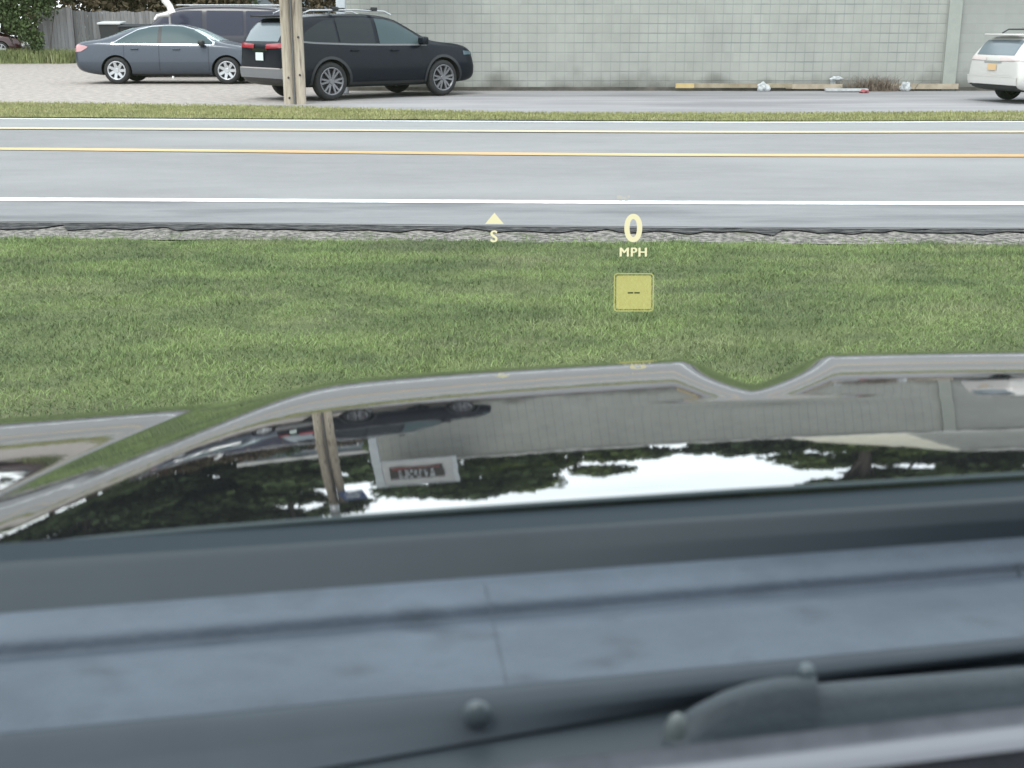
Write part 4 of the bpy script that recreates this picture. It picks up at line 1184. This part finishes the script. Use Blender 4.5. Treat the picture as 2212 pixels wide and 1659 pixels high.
nx_, ny_ = 560, 420
hx = np.linspace(-.95, 1.35, nx_)
tt = np.linspace(0, 1, ny_)
Vh = []; 
for x in hx:
    y0 = 1.010 + .10 * x
    yv = y0 + (2.62 - y0) * tt
    zz = hood_z(np.full(ny_, x), yv)
    Vh.append(np.stack([np.full(ny_, x), yv, zz], 1))
Vh = np.concatenate(Vh)
idx = np.arange(nx_ * ny_).reshape(nx_, ny_)
Fh = np.stack([idx[:-1, :-1], idx[1:, :-1], idx[1:, 1:], idx[:-1, 1:]], -1).reshape(-1, 4)
hood = hmesh('hood', Vh.tolist(), Fh.tolist(), M['hood_paint'])
# rolled rear lip of the hood
V = []; F = []
for i, x in enumerate(np.linspace(-.95, 1.35, 120)):
    y0 = 1.010 + .10 * x; z0 = float(hood_z(np.array([x]), np.array([y0]))[0])
    for k in range(7):
        a = math.pi * .5 + math.pi * k / 6
        V.append((x, y0 + .0025 * math.cos(a), z0 - .0025 + .0025 * math.sin(a)))
    V.append((x, y0 + .05, z0 - .016))
for i in range(119):
    for k in range(7): F.append((i * 8 + k, i * 8 + k + 1, i * 8 + k + 9, i * 8 + k + 8))
hmesh('hood_lip', V, F, mat('lip_sheen', (.05, .065, .07), .5, spec=.15))  # pale matte colour imitates the thin sky reflection along the lip


def strip(name, prof, m, x0=-.8, x1=1.2, nx=60, smooth_r=.0, parent=host, bow=0.0):
    """prof: list of (picture row at the centre column, distance ahead, sweep, tilt)"""
    V = []; F = []
    pts = []
    for (yr, d, s, t_) in prof: pts.append((d, CH - d * math.tan(theta(yr)), s, t_))
    # densify with a small rounding
    P = np.array(pts); L = np.concatenate([[0], np.cumsum(np.hypot(np.diff(P[:, 0]), np.diff(P[:, 1])))])
    n = max(2, int(L[-1] / .0015)); u = np.linspace(0, L[-1], n)
    Q = np.stack([np.interp(u, L, P[:, i]) for i in range(4)], 1)
    if smooth_r > 0:
        kk = int(smooth_r / .0015); ke = np.exp(-.5 * (np.arange(-3 * kk, 3 * kk + 1) / kk) ** 2); ke /= ke.sum()
        for i in range(2):
            pad = np.concatenate([2 * Q[0, i] - Q[1:3 * kk + 1, i][::-1], Q[:, i], 2 * Q[-1, i] - Q[-3 * kk - 1:-1, i][::-1]]) if n > 3 * kk + 2 else None
            if pad is not None: Q[:, i] = np.convolve(pad, ke, 'valid')
    for x in np.linspace(x0, x1, nx):
        for (d, z, s, t_) in Q: V.append((x, d + s * x - bow * x * x, z + t_ * x))
    for i in range(nx - 1):
        for k in range(n - 1):
            a = i * n + k; F.append((a, a + 1, a + n + 1, a + n))
    return hmesh(name, V, F, m, parent=parent)


M['cowl'] = nmat('cowl', (.044, .057, .076), (.068, .086, .110), 7, .6, 10, (1, 1.4, 1), .15, 160, c3=(.038, .05, .066), s3=14, f3=(.54, .7), spec=.35)  # cool tint puts the windshield's sky veil into the plastic's colour
M['cowl_dark'] = mat('cowl_dark', (.02, .028, .034), .7, spec=.08)
M['dark_strip'] = nmat('dark_strip', (.017, .024, .029), (.022, .030, .036), 3, .6)
M['cowl_front'] = nmat('cowl_front', (.033, .042, .052), (.042, .053, .064), 4, .6)  # cowl colour darkened to shade the slope that turns from the sky
strip('hood_gap_shade', [(1105, 1.0085, .10, .026), (1112, 1.0, .10, .027), (1144, .958, .09, .031)], M['cowl_dark'])  # dark strip painted for the shade in the gap behind the hood
strip('hood_rear_strip', [(1144, .958, .09, .031), (1150, .953, .09, .031), (1195, .938, .115, .022), (1242, .925, .152, .012)], M['dark_strip'], smooth_r=.004)  # darker strip between the hood's rear edge and the cowl panel
cowl = strip('cowl_panel', [(1240, .926, .155, .012), (1252, .918, .16, .01), (1298, .8915, .18, 0), (1304, .8905, .18, 0), (1331, .8905, .185, 0), (1338, .880, .188, 0), (1352, .854, .19, 0), (1380, .835, .19, 0), (1440, .790, .19, 0), (1480, .765, .185, 0)], M['cowl'], smooth_r=.003)
strip('cowl_front_edge', [(1479.5, .766, .185, 0), (1486, .7620, .185, 0), (1500, .7565, .187, 0), (1520, .7505, .195, 0), (1545, .7455, .22, 0), (1587, .7385, .32, 0)], M['cowl_front'], smooth_r=.0015)
strip('lower_seal', [(1586.5, .7392, .32, 0), (1592, .742, .32, 0), (1604, .728, .30, 0), (1700, .665, .2, 0)], M['dark_strip'], smooth_r=.002)


def on_cowl(x, y, d0, s=.2):
    """a point on the ray through (x, y) at distance d0 + s*X"""
    r_ = ray(x, y)
    k = r_.x / r_.y
    Y = d0 / (1 - s * k)
    return at(x, y, Y)


def ball(name, x, y, d0, r_, m, parent=host, sq=(1, 1, 1)):
    c = on_cowl(x, y, d0) - HO
    bm = bmesh.new(); bmesh.ops.create_uvsphere(bm, u_segments=24, v_segments=16, radius=r_, matrix=Matrix.Diagonal((*sq, 1)))
    o = from_bm(name, bm, m, parent, True); o.location = c
    return o


ball('push_pin', 1031, 1542, .738, .0098, mat('pin', (.06, .075, .085), .35), sq=(1, .6, 1))
ball('washer_nozzle', 1838, 1238, .93, .0062, mat('nozzle', (.22, .24, .24), .4), sq=(1, .8, 1))
seam = bmesh.new(); add_tube(seam, [on_cowl(1048 + 46 * q, 1262 + 212 * q, .915 - .147 * q) - HO for q in (0, .2, .4, .6, .8, 1)], [.0003] * 6, 6); from_bm('panel_seam', seam, M['cowl_front'], host)
seam = bmesh.new(); add_tube(seam, [on_cowl(2186, 1178, .925, .18) - HO, on_cowl(2197, 1215, .89, .19) - HO, on_cowl(2206, 1262, .86, .2) - HO], [.0012, .0015, .0012], 6); from_bm('panel_seam', seam, M['cowl_dark'], host)

# wiper arm: a humped cover rising to the right, then the straight arm
M['wiper'] = nmat('wiper', (.034, .044, .052), (.046, .058, .068), 8, .5, 6, bump=.1, bscale=150)


def loft_rows(name, rows, m, parent=host):
    n = len(rows[0]); V = [p - HO for r_ in rows for p in r_]; F = []
    for i in range(len(rows) - 1):
        for k in range(n - 1): F.append((i * n + k, (i + 1) * n + k, (i + 1) * n + k + 1, i * n + k + 1))
    return mk(name, V, F, m, parent, True)


xs_ = np.linspace(1425, 1764, 26)
top = lambda x: float(np.interp(x, [1425, 1450, 1500, 1560, 1620, 1680, 1764], [1592, 1560, 1524, 1494, 1474, 1463, 1458]))
loft_rows('wiper_arm', [[on_cowl(x, top(x) + 26, .735) for x in xs_], [on_cowl(x, top(x) + 3, .722) for x in xs_], [on_cowl(x, top(x), .715) for x in xs_], [on_cowl(x, top(x) + 4, .709) for x in xs_], [on_cowl(x, top(x) + 30, .701) for x in xs_], [on_cowl(x, max(top(x) + 60, 1640 - (x - 1425) * .08), .69) for x in xs_]], M['wiper'])
xs2 = np.linspace(1755, 2330, 20)
tp2 = lambda x: 1476 - (x - 1755) * .082
loft_rows('wiper_link', [[on_cowl(x, tp2(x) + 8, .735) for x in xs2], [on_cowl(x, tp2(x), .720) for x in xs2], [on_cowl(x, tp2(x) + 6, .712) for x in xs2], [on_cowl(x, tp2(x) + 40, .702) for x in xs2], [on_cowl(x, tp2(x) + 130, .69) for x in xs2]], M['wiper'])
ball('wiper_pivot', 1462, 1590, .705, .010, mat('pivot', (.10, .115, .115), .4), sq=(.9, .8, 1.7))
ball('wiper_joint', 1742, 1450, .716, .006, mat('joint', (.07, .09, .1), .4))

# dashboard edge below the glass
M['dash'] = nmat('dash', (.004, .006, .01), (.008, .01, .015), 60, .6, 2, bump=.3, bscale=300)
M['dash_trim'] = mat('dash_trim', (.14, .145, .165), .4)
M['dash_grey'] = nmat('dash_grey', (.055, .06, .072), (.08, .085, .1), 40, .5, 3)
strip('defroster_trim', [(1651, .6005, .2, 0), (1655, .600, .2, 0), (1690, .592, .2, 0), (1697, .588, .2, 0)], M['dash_grey'], x0=-.5, x1=.9, smooth_r=0)
strip('dash_moulding', [(1696, .5885, .2, 0), (1706, .585, .2, 0), (1728, .577, .2, 0), (1752, .571, .2, 0)], M['dash_trim'], x0=-.5, x1=.9, smooth_r=.002)
V = []; F = []
for i, x in enumerate(np.linspace(-.7, 1.2, 40)):
    for d, z in ((.573, 1.100), (.56, 1.088), (.45, 1.082), (.30, 1.06), (.22, 1.0), (.2, .8)): V.append((x, d + .2 * x, z))
for i in range(39):
    for k in range(5): F.append((i * 6 + k, i * 6 + k + 1, i * 6 + k + 7, i * 6 + k + 6))
hmesh('dashboard', V, F, M['dash'])

V = []; F = []
for i, x in enumerate(np.linspace(-.75, 1.25, 30)): V += [(x, .76 + .2 * x, 1.0), (x, .60 + .2 * x, 1.01), (x, .45 + .2 * x, .98)]
for i in range(29):
    for k in range(2): F.append((i * 3 + k, i * 3 + k + 1, i * 3 + k + 4, i * 3 + k + 3))
hmesh('reflection_blocker', V, F, M['dark_strip'])  # added unseen dark panel, keeps the bright lawn from reflecting in the windshield

# windshield
gm = bpy.data.materials.new('windshield_glass'); gm.use_nodes = True
t = gm.node_tree; t.nodes.clear()
ou = t.nodes.new('ShaderNodeOutputMaterial'); tr_ = t.nodes.new('ShaderNodeBsdfTransparent'); gl = t.nodes.new('ShaderNodeBsdfGlossy'); fr_ = t.nodes.new('ShaderNodeFresnel'); mxs = t.nodes.new('ShaderNodeMixShader')
tr_.inputs[0].default_value = (.93, .97, .965, 1); gl.inputs['Roughness'].default_value = .0; gl.inputs[0].default_value = (.8, .9, 1, 1); 
gb = t.nodes.new('ShaderNodeNewGeometry'); gr = t.nodes.new('ShaderNodeMapRange'); gr.inputs[3].default_value = 1.45; gr.inputs[4].default_value = 1 / 1.45   # same thin pane from both sides
t.links.new(gb.outputs['Backfacing'], gr.inputs[0]); t.links.new(gr.outputs[0], fr_.inputs['IOR'])
t.links.new(fr_.outputs[0], mxs.inputs[0]); t.links.new(tr_.outputs[0], mxs.inputs[1]); t.links.new(gl.outputs[0], mxs.inputs[2]); t.links.new(mxs.outputs[0], ou.inputs[0])
V = []; F = []
nxg, nyg = 30, 16
for i in range(nxg):
    x = -.72 + 2.0 * i / (nxg - 1)
    for k in range(nyg):
        d = .682 - .42 * k / (nyg - 1)
        V.append((x, d + .19 * x * (1 - .3 * k / (nyg - 1)), 1.055 + 1.68 * (.682 - d)))
for i in range(nxg - 1):
    for k in range(nyg - 1): F.append((i * nyg + k, i * nyg + k + 1, (i + 1) * nyg + k + 1, (i + 1) * nyg + k))
hmesh('windshield', V, F, gm)
bm = bmesh.new(); add_box(bm, (.4 - HO.x, -.72, 1.79), (1.5, 1.8, .04), bev=.015); from_bm('roof', bm, M['black_paint'], host)


# head-up display: lit figures at the distance the optics throw them
def hud_mat(name, col, e, opac=1.0):
    m = bpy.data.materials.new(name); m.use_nodes = True; t = m.node_tree; t.nodes.clear()
    o = t.nodes.new('ShaderNodeOutputMaterial'); em = t.nodes.new('ShaderNodeEmission'); em.inputs[0].default_value = (*col, 1); em.inputs[1].default_value = e
    tp = t.nodes.new('ShaderNodeBsdfTransparent'); mx = t.nodes.new('ShaderNodeMixShader'); mx.inputs[0].default_value = opac
    t.links.new(tp.outputs[0], mx.inputs[1]); t.links.new(em.outputs[0], mx.inputs[2]); t.links.new(mx.outputs[0], o.inputs[0])
    return m


M['hud'] = hud_mat('hud', (1, .93, .60), .42, .97)
M['hud_box'] = hud_mat('hud_box', (.92, .85, .30), .36, .66)
M['hud_dark'] = hud_mat('hud_dark', (.09, .11, .04), .3, .9)
HD = 6.2


def hud_obj(name, bm, m, x, y, off=0):
    c = at(x, y, HD - off); k = (c - Vector((0, 0, CH))).length / FP * 1.0
    o = from_bm(name, bm, m, host)
    o.location = c - HO; o.rotation_euler = (R(90) - R(11), 0, 0)
    o.scale = (k, k, k)
    return o


def text_bm(s, size, offs=0.0, sx=1.0, bold=0):
    cu = bpy.data.curves.new('t', 'FONT'); cu.body = s; cu.size = 1; cu.offset = offs; cu.align_x = 'CENTER'; cu.align_y = 'CENTER'; cu.extrude = .0; cu.space_character = 1.12
    o = bpy.data.objects.new('t', cu); C.objects.link(o)
    me = bpy.data.meshes.new_from_object(o.evaluated_get(bpy.context.evaluated_depsgraph_get()))
    bm = bmesh.new(); bm.from_mesh(me)
    bpy.data.objects.remove(o); bpy.data.meshes.remove(me)
    xs = [v.co.x for v in bm.verts]; ys = [v.co.y for v in bm.verts]
    cx, cy = (max(xs) + min(xs)) / 2, (max(ys) + min(ys)) / 2
    f = size / (max(ys) - min(ys))
    for v in bm.verts: v.co = Vector(((v.co.x - cx) * f * sx, (v.co.y - cy) * f, 0))
    if bold:
        src = bm.verts[:] + bm.edges[:] + bm.faces[:]
        for k in (-1, 1):
            d = bmesh.ops.duplicate(bm, geom=src)
            bmesh.ops.translate(bm, verts=[v for v in d['geom'] if isinstance(v, bmesh.types.BMVert)], vec=(k * bold, k * bold * .3, .05 * k))
    return bm


hud_obj('speed_digit', text_bm('0', 60, .022, .98), M['hud'], 1368, 492)
hud_obj('speed_unit', text_bm('MPH', 18.5, .0, 1.05, .9), M['hud'], 1368, 544)
hud_obj('heading_letter', text_bm('S', 25, .006, 1.0, .6), M['hud'], 1067, 510)
bm = bmesh.new(); bm.faces.new([bm.verts.new(v) for v in ((-20, -12, 0), (20, -12, 0), (0, 12, 0))]); hud_obj('heading_arrow', bm, M['hud'], 1068, 471)


def rrect(bm, w_, h_, r_, z=0, hole=None):
    def loop(w_, h_, r_):
        out = []
        for cx, cy, a0 in ((w_ / 2 - r_, h_ / 2 - r_, 0), (-w_ / 2 + r_, h_ / 2 - r_, 90), (-w_ / 2 + r_, -h_ / 2 + r_, 180), (w_ / 2 - r_, -h_ / 2 + r_, 270)):
            for k in range(7): out.append(bm.verts.new((cx + r_ * math.cos(R(a0 + 15 * k)), cy + r_ * math.sin(R(a0 + 15 * k)), z)))
        return out
    a = loop(w_, h_, r_)
    if hole is None: bm.faces.new(a); return
    b = loop(w_ - 2 * hole, h_ - 2 * hole, max(.5, r_ - hole))
    for i in range(len(a)): bm.faces.new((a[i], a[(i + 1) % len(a)], b[(i + 1) % len(a)], b[i]))


bm = bmesh.new(); rrect(bm, 75, 72, 5); hud_obj('speed_limit_sign', bm, M['hud_box'], 1369, 631)
bm = bmesh.new(); rrect(bm, 86, 82, 8, hole=2.4); hud_obj('speed_limit_border', bm, M['hud_box'], 1369, 631)
bm = bmesh.new()
for cx in (-7, 7): 
    q = [bm.verts.new((cx + a, b, 0)) for a, b in ((-6, -1.8), (6, -1.8), (6, 1.8), (-6, 1.8))]; bm.faces.new(q)
hud_obj('speed_limit_dash', bm, M['hud_dark'], 1369, 632, .01)
bm = bmesh.new()
for cx, cy, a, b in ((-9, 2, 12, 7), (2, 0, 9, 5), (11, 3, 5, 6), (-6, -6, 8, 3), (6, -7, 7, 3)):
    q = [bm.verts.new((cx + i, cy + j, 0)) for i, j in ((-a / 2, -b / 2), (a / 2, -b / 2), (a / 2.4, b / 2), (-a / 2.4, b / 2))]; bm.faces.new(q)
hud_obj('status_icon', bm, hud_mat('hud_faint', (.75, .72, .6), .40, .6), 1347, 427)
